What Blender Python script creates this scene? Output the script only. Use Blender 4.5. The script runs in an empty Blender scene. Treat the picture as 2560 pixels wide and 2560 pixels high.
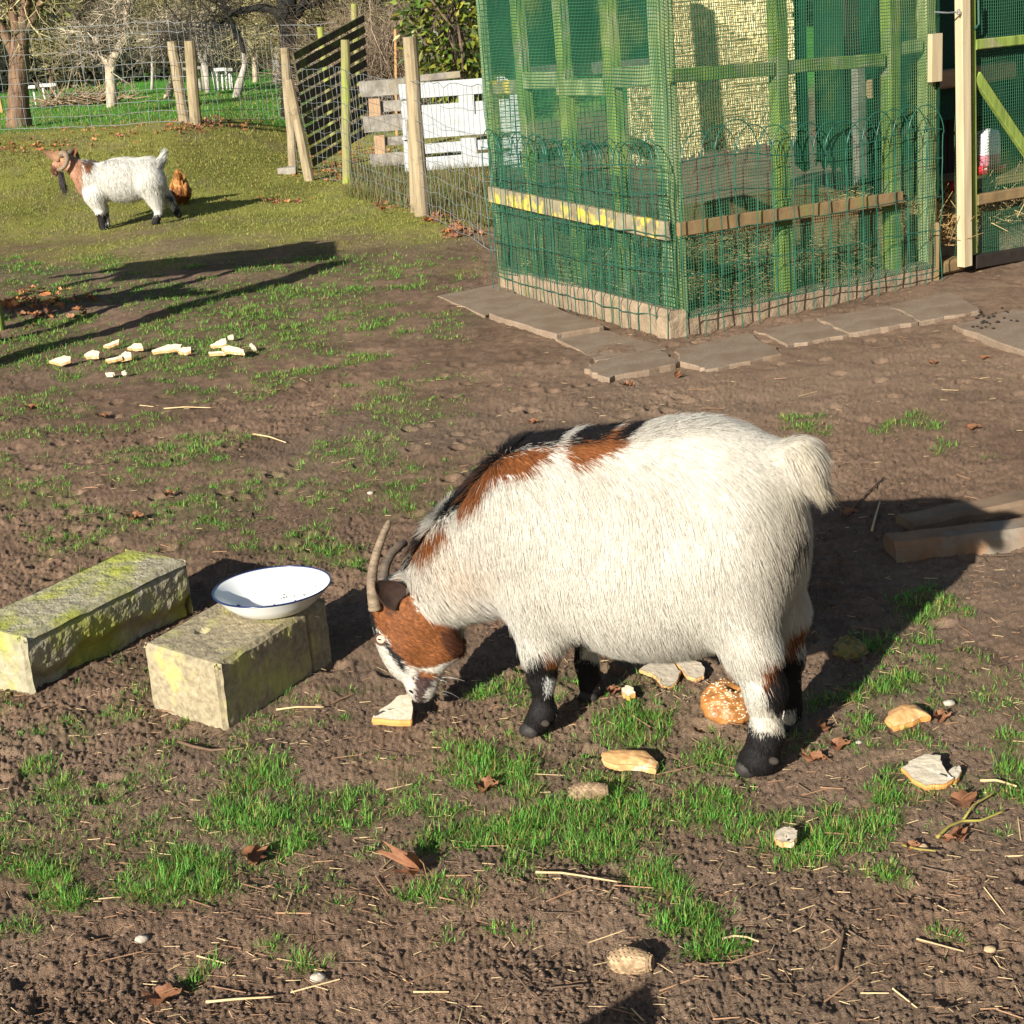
import bpy, math, random
import numpy as np
from mathutils import Vector
random.seed(7); RNG = np.random.default_rng(7)
SC = bpy.context.scene
COL = SC.collection
# ------------------------------------------------------------------ camera, sky, sun, exposure
FPX, CAMH, ROLL = 4000.0, 1.5, 0.082
PITCH = math.atan(1250 / FPX)
c_f = np.array([0, math.cos(PITCH), -math.sin(PITCH)])
_u0 = np.array([0, math.sin(PITCH), math.cos(PITCH)]); _r0 = np.array([1., 0, 0])
c_r = _r0 * math.cos(ROLL) - _u0 * math.sin(ROLL)
c_u = _r0 * math.sin(ROLL) + _u0 * math.cos(ROLL)
EYE = np.array([0, 0, CAMH])
cam = bpy.data.cameras.new('camera'); camo = bpy.data.objects.new('camera', cam); COL.objects.link(camo)
cam.sensor_width = 36; cam.sensor_height = 36; cam.lens = 36 * FPX / 2560
cam.clip_start = 0.05; cam.clip_end = 600
from mathutils import Matrix
camo.matrix_world = Matrix(((c_r[0], c_u[0], -c_f[0], 0), (c_r[1], c_u[1], -c_f[1], 0), (c_r[2], c_u[2], -c_f[2], CAMH), (0, 0, 0, 1)))
SC.camera = camo
SUN_AZ, SUN_EL = math.radians(31.5), math.radians(22.0)      # sun stands behind the camera, to the left
sdir = np.array([-math.sin(SUN_AZ) * math.cos(SUN_EL), -math.cos(SUN_AZ) * math.cos(SUN_EL), math.sin(SUN_EL)])
w = bpy.data.worlds.new('World'); SC.world = w; w.use_nodes = True
nt = w.node_tree; bg = nt.nodes['Background']
sky = nt.nodes.new('ShaderNodeTexSky'); sky.sky_type = 'NISHITA'; sky.sun_disc = False
sky.sun_elevation = SUN_EL; sky.sun_rotation = math.radians(211.5); sky.air_density = 1.0; sky.dust_density = 1.0
nt.links.new(sky.outputs[0], bg.inputs[0]); bg.inputs[1].default_value = 0.05
sl = bpy.data.lights.new('sun', 'SUN'); sl.energy = 5.0; sl.angle = math.radians(0.5); sl.color = (1.0, 0.95, 0.86)
so = bpy.data.objects.new('sun', sl); COL.objects.link(so)
so.rotation_euler = Vector(sdir).to_track_quat('Z', 'Y').to_euler()
SC.view_settings.view_transform = 'Standard'; SC.view_settings.look = 'None'
SC.view_settings.exposure = 0.98; SC.view_settings.gamma = 1
SC.render.engine = 'CYCLES'
SC.cycles.max_bounces = 5; SC.cycles.diffuse_bounces = 2; SC.cycles.glossy_bounces = 2
SC.cycles.transmission_bounces = 3; SC.cycles.transparent_max_bounces = 6
SC.cycles.use_adaptive_sampling = True; SC.cycles.use_denoising = True

# ------------------------------------------------------------------ helpers
def ray(x, y):
    x = np.asarray(x, float); y = np.asarray(y, float)
    return c_r * ((x - 1280) / FPX)[..., None] + c_u * ((1280 - y) / FPX)[..., None] + c_f
def pix(p):
    q = np.asarray(p, float) - EYE; d = q @ c_f
    return 1280 + FPX * (q @ c_r) / d, 1280 - FPX * (q @ c_u) / d
def ss(a, b, x):
    t = np.clip((np.asarray(x, float) - a) / (b - a), 0, 1); return t * t * (3 - 2 * t)
TAB = np.random.default_rng(3).random((256, 256))
def vn(x, y, s=0):
    x = np.asarray(x, float) + s * 17.31; y = np.asarray(y, float) + s * 9.77
    xi = np.floor(x).astype(int); yi = np.floor(y).astype(int); fx = x - xi; fy = y - yi
    fx = fx * fx * (3 - 2 * fx); fy = fy * fy * (3 - 2 * fy)
    a = TAB[xi & 255, yi & 255]; b = TAB[(xi + 1) & 255, yi & 255]; c = TAB[xi & 255, (yi + 1) & 255]; d = TAB[(xi + 1) & 255, (yi + 1) & 255]
    return (a * (1 - fx) + b * fx) * (1 - fy) + (c * (1 - fx) + d * fx) * fy
def fbm(x, y, s=0, o=4, g=0.5):
    r = 0; a = 1; n = 0; f = 1.0
    for i in range(o):
        r = r + a * vn(np.asarray(x) * f, np.asarray(y) * f, s + i * 3); n += a; a *= g; f *= 2.07
    return r / n
def terrain(x, y):                                             # the large shape of the ground
    x = np.asarray(x, float); y = np.asarray(y, float)
    side = np.maximum(ss(-1.5, -3.7, x), ss(19, 25, y))
    z = 0.5 * ss(13.8, 20.2, y) * side
    z = z + 0.05 * (fbm(x * .5, y * .5, 5, 3) - .5) * ss(6, 12, y)
    z = z - 0.05 * np.exp(-(((x + 2.55) / .45) ** 2 + ((y - 9.2) / .5) ** 2))
    return z
def gp(x, y, dz=0.0):                                          # point of the ground seen at photo pixel x, y
    if np.ndim(x) == 0:                                        # one point: march along the ray, then halve
        d = ray(x, y); ts = 1.2 * np.exp(np.linspace(0, math.log(150), 700)); p = EYE + d * ts[:, None]; k = int(np.argmax(p[:, 2] < terrain(p[:, 0], p[:, 1]) + dz))
        if k > 0:
            a, b = ts[k - 1], ts[k]
            for i in range(24):
                m = (a + b) / 2; q = EYE + d * m
                if q[2] < float(terrain(q[0], q[1])) + dz: b = m
                else: a = m
            return EYE + d * b
    d = ray(x, y)
    t = (dz - CAMH) / np.minimum(d[..., 2], -1e-4)
    for i in range(30):
        p = EYE + d * t[..., None]
        t2 = (terrain(p[..., 0], p[..., 1]) + dz - CAMH) / np.minimum(d[..., 2], -1e-4)
        t = np.clip(.5 * t + .5 * t2, 0.5, 200)
    return EYE + d * t[..., None]
def dg(x, y, dz=0.0): return gp(x * 1.32505, y * 1.32505, dz)   # same, in the 1932-pixel reading scale
def aty(x, y, Y):
    d = ray(x, y); return EYE + d * (Y / d[..., 1])[..., None]
def onpl(x, y, A, B, off=0.0):                                 # ray against the vertical plane through A and B, moved inwards by off
    t = (B - A); t = np.array([t[0], t[1], 0]); t /= np.linalg.norm(t); n = np.array([-t[1], t[0], 0])
    if n[1] < 0: n = -n
    d = ray(x, y); o = A + n * off
    return EYE + d * (((o - EYE) @ n) / (d @ n))
def V3(*a): return np.array(a, float)
def unit(v): v = np.asarray(v, float); return v / (np.linalg.norm(v) + 1e-12)

WL = {}
def tag(o, label=None, cat=None, group=None, kind=None):
    if label: o['label'] = label
    if cat: o['category'] = cat
    if group: o['group'] = group
    if kind: o['kind'] = kind
    return o
def thing(name, loc, label, cat, group=None):
    o = bpy.data.objects.new(name, None); COL.objects.link(o); o.location = loc; o.empty_display_size = .1
    WL[o.name] = np.array(loc, float); return tag(o, label, cat, group)
class MB:
    def __init__(s): s.v = []; s.f = []; s.c = []; s.n = 0
    def add(s, v, f, col=None):
        v = np.asarray(v, float).reshape(-1, 3)
        if isinstance(f, np.ndarray): s.f.append(f + s.n)
        else:
            by = {}
            for q in f: by.setdefault(len(q), []).append(q)
            for q in by.values(): s.f.append(np.array(q, int) + s.n)
        s.v.append(v); s.n += len(v)
        if col is not None:
            col = np.asarray(col, float); s.c.append(np.broadcast_to(col, (len(v), 3)))
        return s
    def box(s, c, h, R=None, jit=0, col=None):
        c = np.asarray(c, float); h = np.asarray(h, float)
        v = np.array([(x, y, z) for z in (-1, 1) for x, y in ((-1, -1), (1, -1), (1, 1), (-1, 1))], float) * h
        if jit: v += (RNG.random(v.shape) - .5) * jit
        if R is not None: v = v @ np.asarray(R).T
        return s.add(v + c, [(3, 2, 1, 0), (4, 5, 6, 7), (0, 1, 5, 4), (1, 2, 6, 5), (2, 3, 7, 6), (3, 0, 4, 7)], col)
    def beam(s, A, B, wd, dp, side, bev=.12, seg=1, wob=0, col=None):
        # bevelled timber from A to B; wd across 'side', dp across the other way
        A = np.asarray(A, float); B = np.asarray(B, float); a = unit(B - A); sd = np.asarray(side, float); sd = unit(sd - a * (sd @ a)); n = np.cross(a, sd)
        b = bev * min(wd, dp); hw, hd = wd / 2, dp / 2
        pr = [(-hw + b, -hd), (hw - b, -hd), (hw, -hd + b), (hw, hd - b), (hw - b, hd), (-hw + b, hd), (-hw, hd - b), (-hw, -hd + b)]
        vs = []
        for k in range(seg + 1):
            o = A + (B - A) * k / seg
            if wob and 0 < k < seg: o = o + sd * random.uniform(-wob, wob) + n * random.uniform(-wob, wob)
            vs += [o + sd * p + n * q for p, q in pr]
        f = []
        for k in range(seg):
            for i in range(8):
                j = (i + 1) % 8; f.append((k * 8 + i, k * 8 + j, k * 8 + 8 + j, k * 8 + 8 + i))
        f.append(tuple(range(7, -1, -1))); f.append(tuple(seg * 8 + i for i in range(8)))
        return s.add(vs, f, col)
    def tube(s, pts, rad, n=6, caps=True, col=None):
        P = np.asarray(pts, float); m = len(P); rad = np.broadcast_to(np.asarray(rad, float), (m,))
        T = np.gradient(P, axis=0) if m > 2 else np.repeat((P[1] - P[0])[None], 2, 0)
        T /= np.linalg.norm(T, axis=1)[:, None] + 1e-12
        ref = np.array([0, 0, 1.]) if abs(T[0][2]) < .9 else np.array([1., 0, 0])
        U = np.cross(T, ref); U /= np.linalg.norm(U, axis=1)[:, None] + 1e-9; W = np.cross(T, U)
        an = np.arange(n) * 2 * np.pi / n
        v = P[:, None] + rad[:, None, None] * (np.cos(an)[None, :, None] * U[:, None] + np.sin(an)[None, :, None] * W[:, None])
        i = np.arange(n); j = (i + 1) % n; k = np.arange(m - 1)[:, None] * n
        f = np.stack([k + i, k + j, k + n + j, k + n + i], -1).reshape(-1, 4)
        s.add(v.reshape(-1, 3), f, col)
        if caps and n > 3:
            s.f.append(np.array([list(range(n - 1, -1, -1))]) + s.n - m * n); s.f.append(np.array([list(range(n))]) + s.n - n)
        return s
    def sticks(s, A, B, ra, rb, n=3, col=None):
        A = np.asarray(A, float); B = np.asarray(B, float); T = B - A; T = T / (np.linalg.norm(T, axis=1)[:, None] + 1e-9)
        ref = np.where(np.abs(T[:, 2:3]) < .9, np.array([[0, 0, 1.]]), np.array([[1., 0, 0]])); U = np.cross(T, ref); U /= np.linalg.norm(U, axis=1)[:, None]; W = np.cross(T, U)
        an = np.arange(n) * 2 * np.pi / n; N = len(A); ra = np.broadcast_to(ra, (N,)); rb = np.broadcast_to(rb, (N,))
        ring = np.cos(an)[None, :, None] * U[:, None] + np.sin(an)[None, :, None] * W[:, None]
        v = np.concatenate([A[:, None] + ring * ra[:, None, None], B[:, None] + ring * rb[:, None, None]], 1)
        i = np.arange(n); j = (i + 1) % n; b = np.arange(N)[:, None] * 2 * n
        f = np.stack([b + i, b + j, b + n + j, b + n + i], -1).reshape(-1, 4)
        c = None if col is None else np.repeat(np.broadcast_to(np.asarray(col, float), (N, 3)), 2 * n, 0)
        return s.add(v.reshape(-1, 3), f, c)
    def build(s, name, mat, parent=None, origin=None, smooth=False, link=True):
        v = np.concatenate(s.v)
        org = WL[parent.name] if parent is not None else (np.zeros(3) if origin is None else np.asarray(origin, float))
        v = v - org
        me = bpy.data.meshes.new(name); lens = np.concatenate([np.full(len(f), f.shape[1]) for f in s.f]); idx = np.concatenate([f.ravel() for f in s.f])
        me.vertices.add(len(v)); me.vertices.foreach_set('co', v.ravel())
        me.loops.add(len(idx)); me.loops.foreach_set('vertex_index', idx.astype(np.int32))
        me.polygons.add(len(lens)); st = np.concatenate([[0], np.cumsum(lens)[:-1]]); me.polygons.foreach_set('loop_start', st.astype(np.int32))
        me.polygons.foreach_set('loop_total', lens.astype(np.int32))
        me.polygons.foreach_set('use_smooth', np.full(len(lens), bool(smooth)))
        me.update(calc_edges=True); me.validate()
        if s.c:
            c = np.concatenate(s.c); at = me.attributes.new('col', 'FLOAT_COLOR', 'POINT'); at.data.foreach_set('color', np.hstack([c, np.ones((len(c), 1))]).ravel().astype(np.float32))
        if mat is not None: me.materials.append(mat)
        o = bpy.data.objects.new(name, me); COL.objects.link(o)
        if parent is not None: o.parent = parent; WL[o.name] = WL[parent.name]
        else: o.location = org; WL[o.name] = org
        return o

def mat(name, c1, c2=None, sc=8.0, stretch=(1, 1, 1), rough=.85, bump=.3, spec=.25, attr=False, c3=None, s3=2.0, t3=(.55, .7), detail=6, dist=.01, transl=0, metal=0):
    m = bpy.data.materials.new(name); m.use_nodes = True; t = m.node_tree; N = t.nodes; Lk = t.links
    b = N['Principled BSDF']; b.inputs['Roughness'].default_value = rough; b.inputs['Specular IOR Level'].default_value = spec; b.inputs['Metallic'].default_value = metal
    tc = N.new('ShaderNodeTexCoord'); mp = N.new('ShaderNodeMapping'); mp.inputs['Scale'].default_value = stretch; Lk.new(tc.outputs['Object'], mp.inputs[0])
    nz = N.new('ShaderNodeTexNoise'); nz.inputs['Scale'].default_value = sc; nz.inputs['Detail'].default_value = detail; nz.inputs['Roughness'].default_value = .6; Lk.new(mp.outputs[0], nz.inputs[0])
    mx = N.new('ShaderNodeMix'); mx.data_type = 'RGBA'
    if attr:
        a = N.new('ShaderNodeAttribute'); a.attribute_name = 'col'; mx.blend_type = 'MULTIPLY'
        cr = N.new('ShaderNodeMapRange'); cr.inputs['From Min'].default_value = .3; cr.inputs['From Max'].default_value = .7; cr.inputs['To Min'].default_value = c1[0] if c1 else .8; cr.inputs['To Max'].default_value = c1[1] if c1 else 1.2
        Lk.new(nz.outputs[0], cr.inputs[0]); mx.inputs[0].default_value = 1; Lk.new(a.outputs['Color'], mx.inputs[6]); Lk.new(cr.outputs[0], mx.inputs[7])
    else:
        mr = N.new('ShaderNodeMapRange'); mr.inputs['From Min'].default_value = .35; mr.inputs['From Max'].default_value = .65; Lk.new(nz.outputs[0], mr.inputs[0])
        Lk.new(mr.outputs[0], mx.inputs[0]); mx.inputs[6].default_value = (*c1, 1); mx.inputs[7].default_value = (*(c2 or c1), 1)
    out = mx.outputs[2]
    if c3 is not None:
        n3 = N.new('ShaderNodeTexNoise'); n3.inputs['Scale'].default_value = s3; n3.inputs['Detail'].default_value = 5; n3.inputs['Roughness'].default_value = .65; Lk.new(tc.outputs['Object'], n3.inputs[0])
        r3 = N.new('ShaderNodeMapRange'); r3.inputs['From Min'].default_value = t3[0]; r3.inputs['From Max'].default_value = t3[1]; Lk.new(n3.outputs[0], r3.inputs[0])
        m3 = N.new('ShaderNodeMix'); m3.data_type = 'RGBA'; Lk.new(r3.outputs[0], m3.inputs[0]); Lk.new(out, m3.inputs[6]); m3.inputs[7].default_value = (*c3, 1); out = m3.outputs[2]
    Lk.new(out, b.inputs['Base Color'])
    if bump:
        bp = N.new('ShaderNodeBump'); bp.inputs['Strength'].default_value = bump; bp.inputs['Distance'].default_value = dist; Lk.new(nz.outputs[0], bp.inputs['Height']); Lk.new(bp.outputs[0], b.inputs['Normal'])
    if transl:
        tr = N.new('ShaderNodeBsdfTranslucent'); Lk.new(out, tr.inputs[0]); ms = N.new('ShaderNodeMixShader'); ms.inputs[0].default_value = transl
        Lk.new(b.outputs[0], ms.inputs[1]); Lk.new(tr.outputs[0], ms.inputs[2]); Lk.new(ms.outputs[0], N['Material Output'].inputs[0])
    return m
# ------------------------------------------------------------------ ground
def inell(X, Y, L, sharp=1.0):
    d = np.zeros(np.shape(X))
    for e in L:
        cx, cy, rx, ry = e[:4]; a = e[4] if len(e) > 4 else 1.0
        q = ((X - cx) / rx) ** 2 + ((Y - cy) / ry) ** 2
        d = np.maximum(d, a * np.clip(1.35 - q * 1.0, 0, 1))
    return d
TUFTS = [(100,1650,85,55),(320,1660,85,62),(70,1480,75,32),(480,1470,110,35),(500,1540,70,55),(690,1515,125,38),(940,1435,90,48),(880,1590,60,50),
 (1000,1560,130,60),(1120,1530,90,45),(1230,1370,80,22),(1300,1450,55,45),(1160,1600,70,50),(1250,1670,80,40),(1310,1740,90,40),(1390,1805,55,28),(1230,1545,70,40),
 (1330,1530,70,40),(1450,1600,60,50),(1520,1570,90,55),(1620,1560,90,55),(1590,1640,80,30),(1660,1300,75,35),(1680,1220,70,45),(1750,1130,60,30),(1900,1390,45,40),(1900,1470,45,40),
 (1690,1390,60,30,.7),(1700,1510,60,35,.8),(1770,1770,35,18,.7),(800,1710,75,28,.8),(995,1745,25,18),(395,1825,25,16),(530,1815,22,14),(190,1385,40,22,.8),(330,1385,38,22),(250,1360,30,18,.7),
 (680,1302,38,18,.9),(930,1305,50,25,.9),(860,1790,25,10,.4),(560,1040,110,32,.9),(130,1035,85,28,.8),(200,1010,80,25,.6),(400,965,130,35,.7),(250,990,60,20,.7),(620,1050,70,22,.8),(780,945,80,20,.9),
 (280,895,90,25,.6),(60,935,70,25,.7),(110,1055,60,20,.7),(360,870,60,16,.8),(450,980,70,16,.6),(720,880,60,12,.5),(1720,800,60,14,.6),(1510,808,40,14,.8),(1800,850,50,14,.6),(1740,1190,40,40,.5),
 (1780,1280,60,40,.45),(640,1620,40,20,.5),(740,1610,30,14,.6),(600,1700,30,15,.35),(30,1740,40,20,.6),(470,1700,40,14,.4),(270,1480,40,20,.4),(1080,1290,60,20,.35),(1250,1300,40,15,.5),(1550,1640,40,20,.5),(1560,1330,60,25,.6),
 (640,780,30,8,.4),(870,525,30,10,.9),(800,690,30,6,.3)]
TUFTS2 = [(430,640,230,40,.6),(560,560,160,40,.65),(300,690,160,25,.7),(100,540,110,40,.7),(90,620,110,25,.5),(600,500,200,30,.6),(330,560,150,30,.5),(40,670,60,25,.7),(660,610,100,25,.45),(180,650,120,22,.6),(780,480,90,25,.5),(60,510,70,16,.9),
 (390,590,80,18,.8),(520,630,110,20,.7),(230,545,140,20,.5)]
def dens(p):                                                   # how much fresh grass grows at a point of the ground
    X, Y = pix(np.stack([p[..., 0], p[..., 1], terrain(p[..., 0], p[..., 1])], -1)); X = X / 1.32505; Y = Y / 1.32505
    w1 = (fbm(p[..., 0] * 9, p[..., 1] * 9, 21, 4) - .5) * 260; w2 = (fbm(p[..., 0] * 9, p[..., 1] * 9, 31, 4) - .5) * 130
    k = np.clip((Y - 250) / 1000, .15, 1)
    Xw, Yw = X + w1 * k, Y + w2 * k
    d = np.maximum(inell(Xw, Yw, TUFTS), 1.15 * inell(Xw, Yw, TUFTS2))
    turf = ss(520, 410, Y + (fbm(p[..., 0] * 1.5, p[..., 1] * 1.5, 8, 4) - .5) * 120) * ss(980, 820, X)
    nb = fbm(p[..., 0] * 5, p[..., 1] * 5, 91, 4); bgd = ss(.44, .68, nb) * (ss(980, 700, X) * ss(1120, 950, Y) * ss(430, 500, Y) * (.55 + .5 * ss(760, 640, Y)) + .28 * ss(1180, 1300, Y) * ss(1760, 1600, Y))
    d = d * (.50 + .50 * ss(.30, .54, fbm(p[..., 0] * 16, p[..., 1] * 16, 77, 3))); d = np.maximum(d, bgd)
    inside = (p[..., 1] > .2) & (p[..., 1] < 40)
    return np.where(inside, d, 0), turf * inside
def meadow(x, y): return ss(20.6, 22.2, y + (fbm(x * .8, y * .8, 14, 3) - .5) * 1.5)
def micro(x, y):                                               # fine relief of trodden soil
    far = 1 - ss(9, 16, y)
    z = .028 * (fbm(x * 2.2, y * 2.2, 2, 3) - .5)
    z = z + .020 * (fbm(x * 9, y * 9, 4, 3) - .5) * far + dents(x, y)
    cl = fbm(x * 75, y * 75, 6, 3, .65); z = z + .0085 * (np.abs(cl - .5) * 2 - .25) * far * (.15 + 1.5 * ss(.35, .65, fbm(x * 1.8, y * 1.8, 9, 3)))
    z = z + .007 * (vn(x * 190, y * 190, 12) - .5) * (1 - ss(5, 9, y))
    return z
def dents(x, y):                                              # hoof prints pressed into the soft ground
    x = np.asarray(x, float); y = np.asarray(y, float); C = .17; z = np.zeros(np.shape(x)); ci = np.floor(x / C).astype(int); cj = np.floor(y / C).astype(int)
    for a in (-1, 0, 1):
        for b in (-1, 0, 1):
            h1 = TAB[(ci + a) & 255, (cj + b) & 255]; h2 = TAB[(cj + b + 77) & 255, (ci + a + 31) & 255]; h3 = TAB[(ci + a + 11) & 255, (cj + b + 190) & 255]
            px_ = (ci + a + h1) * C; py_ = (cj + b + h2) * C; an = h3 * 6.28; dx = x - px_; dy = y - py_; u = dx * np.cos(an) + dy * np.sin(an); v = -dx * np.sin(an) + dy * np.cos(an)
            q = (u / .030) ** 2 + ((np.abs(v) - .004) / .021) ** 2; z = z + (h3 > .55) * (-.013 * np.exp(-q * q) + .005 * np.exp(-((np.sqrt(q) - 1.5) / .35) ** 2))
    return z * (1 - ss(6, 9, y)) * ss(.3, .5, fbm(x * .9, y * .9, 33, 3))
def gz(x, y): return terrain(x, y) + micro(x, y)
def gpt(x, y):                                                 # resting point on the real relief
    p = gp(x, y); return V3(p[0], p[1], float(gz(p[0], p[1])))
def dpt(x, y): return gpt(x * 1.32505, y * 1.32505)
fine = np.linspace(-.385, .385, 860)
ang = np.concatenate([np.linspace(-math.pi, -.42, 70), fine, np.linspace(.42, math.pi, 70)[:-1]])
rr = np.concatenate([np.linspace(.02, 1.7, 30), 1.75 * np.exp(np.linspace(0, math.log(14.5 / 1.75), 820)), 15 * np.exp(np.linspace(0, math.log(300 / 15), 130))])
A_, R_ = np.meshgrid(ang, rr); X_ = R_ * np.sin(A_); Y_ = R_ * np.cos(A_); Z_ = gz(X_, Y_)
na, nr = len(ang), len(rr)
i = np.arange(na); j = (i + 1) % na; k = (np.arange(nr - 1) * na)[:, None]
gf = np.stack([k + i, k + j, k + na + j, k + na + i], -1).reshape(-1, 4)
P_ = np.stack([X_, Y_, Z_], -1).reshape(-1, 3)
dn, tf = dens(P_); md = meadow(P_[:, 0], P_[:, 1])
n1 = fbm(P_[:, 0] * 3, P_[:, 1] * 3, 41, 4)[:, None]; n2 = fbm(P_[:, 0] * 40, P_[:, 1] * 40, 44, 3)[:, None]
soil = np.array([.205, .132, .086]) * (.60 + .8 * n1); soil = soil * (.58 + .85 * n2)
dry = ss(.5, .75, fbm(P_[:, 0] * 1.1, P_[:, 1] * 1.1, 50, 3))[:, None]; soil = soil * (1 - dry * .35) + np.array([.21, .158, .112]) * dry * .35
track = np.exp(-((P_[:, 1] - 6.3) / 1.0) ** 2)[:, None] * ss(.0, .8, P_[:, 0])[:, None]; soil = soil * (1 - .45 * track) + np.array([.30, .205, .135]) * .45 * track
mossn = fbm(P_[:, 0] * 1.3, P_[:, 1] * 1.3, 60, 4)[:, None]; moss = np.array([.23, .225, .050]) * (.45 + 1.1 * mossn) ; moss = moss * (.75 + .5 * n2)
moss = moss * (1 - ss(.5, .66, fbm(P_[:, 0] * 2.3, P_[:, 1] * 2.3, 66, 4))[:, None] * .5) + np.array([.20, .15, .095]) * ss(.5, .66, fbm(P_[:, 0] * 2.3, P_[:, 1] * 2.3, 66, 4))[:, None] * .5
gc = soil * (1 - .55 * dn[:, None]) + np.array([.06, .085, .02]) * .55 * dn[:, None]
gc = gc * (1 - tf[:, None]) + moss * tf[:, None]
mead = np.array([.080, .25, .034]) * (.7 + .6 * n1)
gc = gc * (1 - md[:, None]) + mead * md[:, None]
g = MB(); g.add(P_, gf, gc)
M_ground = mat('soil and turf', (.62, 1.35), sc=330, attr=True, rough=.95, bump=1.0, spec=.1, dist=.006, detail=5)
go = g.build('ground', M_ground, smooth=True); tag(go, kind='structure')

# grass blades
def blades(n_tuft, box, thr, per, lo, hi, wmin, mode, base, seed, wpx=.55):
    r = np.random.default_rng(seed); x = r.uniform(box[0], box[2], n_tuft); y = r.uniform(box[1], box[3], n_tuft)
    p = gp(x, y); d, t = dens(p); val = d if mode == 'tuft' else t * .8
    if mode == 'meadow': val = meadow(p[:, 0], p[:, 1])
    keep = r.random(n_tuft) < val * thr; p = p[keep]; val = val[keep]
    n = len(p); m = per; ctr = np.repeat(p, m, 0); vv = np.repeat(val, m)
    dist = np.linalg.norm(ctr - EYE, axis=1); pxm = dist / FPX
    az = r.uniform(0, 6.283, n * m); rad = np.abs(r.normal(0, .014, n * m)) * (1 if mode == 'tuft' else 2.2)
    bx = ctr[:, 0] + np.cos(az) * rad; by = ctr[:, 1] + np.sin(az) * rad; bz = gz(bx, by) - .004
    ln = r.uniform(lo, hi, n * m) * (.55 + .6 * vv); lean = r.uniform(.3, 1.6, n * m)
    az2 = az + r.normal(0, .8, n * m); dx, dy = np.cos(az2), np.sin(az2)
    wd = np.maximum(wmin, wpx * pxm * 2.5) * r.uniform(.7, 1.2, n * m)
    wx, wy = -dy * wd / 2, dx * wd / 2
    tw = r.uniform(-.6, .6, n * m); wx, wy = wx * np.cos(tw) - wy * np.sin(tw), wx * np.sin(tw) + wy * np.cos(tw)
    h1 = ln * .55; sx = np.sin(lean * .55); c1 = np.cos(lean * .55); s2 = np.sin(lean * 1.25); c2 = np.cos(lean * 1.25)
    B = np.stack([bx, by, bz], 1); m1 = B + np.stack([dx * h1 * sx, dy * h1 * sx, h1 * c1], 1); tp = m1 + np.stack([dx * ln * .5 * s2, dy * ln * .5 * s2, ln * .5 * c2], 1)
    W = np.stack([wx, wy, np.zeros_like(wx)], 1)
    v = np.stack([B - W, B + W, m1 + W * .8, m1 - W * .8, tp], 1).reshape(-1, 3); b = np.arange(n * m) * 5
    cc = np.array(base) * r.uniform(.4, 1.45, (n * m, 1)); yl = r.random((n * m, 1)) < .2; cc = np.where(yl, np.array([.34, .27, .09]) * r.uniform(.6, 1.2, (n * m, 1)), cc)
    cc = cc * np.array([1, 1, 1]) + r.uniform(-.02, .03, (n * m, 1)) * np.array([1, .4, 0]); cc = np.clip(cc, .01, 1)
    return v, np.stack([b, b + 1, b + 2, b + 3], 1), np.stack([b + 3, b + 2, b + 4], 1), np.repeat(cc, 5, 0)
gm = MB()
for args in [(21000, (-250, 1150, 2800, 2900), .95, 22, .012, .034, .0016, 'tuft', (.125, .33, .045), 11),
             (30000, (-250, 640, 2700, 1150), .85, 9, .016, .036, .002, 'tuft', (.135, .31, .048), 12),
             (44000, (-300, 380, 1500, 760), .8, 6, .014, .034, .002, 'turf', (.225, .25, .055), 13),
             (16000, (-300, 230, 1400, 420), .6, 6, .02, .05, .003, 'turf', (.23, .23, .06), 14),
             (9000, (-300, 180, 1300, 330), .7, 5, .03, .07, .004, 'meadow', (.09, .27, .036), 15)]:
    v, q, t, c = blades(*args); n0 = gm.n; gm.add(v, q, c); gm.f.append(t + n0)
# rank grass and weeds along the coop and the pallet fence
r = np.random.default_rng(5); x = r.uniform(870, 1240, 2200); y = r.uniform(420, 570, 2200); kp = (y > 420 + (x - 870) * .02) & (y < 500 + (x - 900) * .22)
p = gp(x[kp], y[kp]); n = len(p); m = 6; ctr = np.repeat(p, m, 0); az = r.uniform(0, 6.28, n * m); ln = r.uniform(.05, .16, n * m); lean = r.uniform(.2, 1.2, n * m)
D = np.stack([np.cos(az) * np.sin(lean), np.sin(az) * np.sin(lean), np.cos(lean)], 1); W = np.stack([-np.sin(az), np.cos(az), 0 * az], 1) * .004
B = ctr + r.normal(0, .02, ctr.shape) * [1, 1, 0]; tp = B + D * ln[:, None]; v = np.stack([B - W, B + W, tp], 1).reshape(-1, 3); b = np.arange(n * m) * 3
gm.add(v, np.stack([b, b + 1, b + 2], 1), np.repeat(np.where(r.random((n * m, 1)) < .5, [[.13, .17, .04]], [[.22, .16, .07]]) * r.uniform(.6, 1.3, (n * m, 1)), 3, 0))
M_grass = mat('grass blade', (.9, 1.1), sc=30, attr=True, rough=.55, bump=0, spec=.3, transl=.3)
tag(gm.build('grass', M_grass), 'fresh green grass growing in ragged tufts over the trodden soil', 'grass', kind='stuff')

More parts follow.
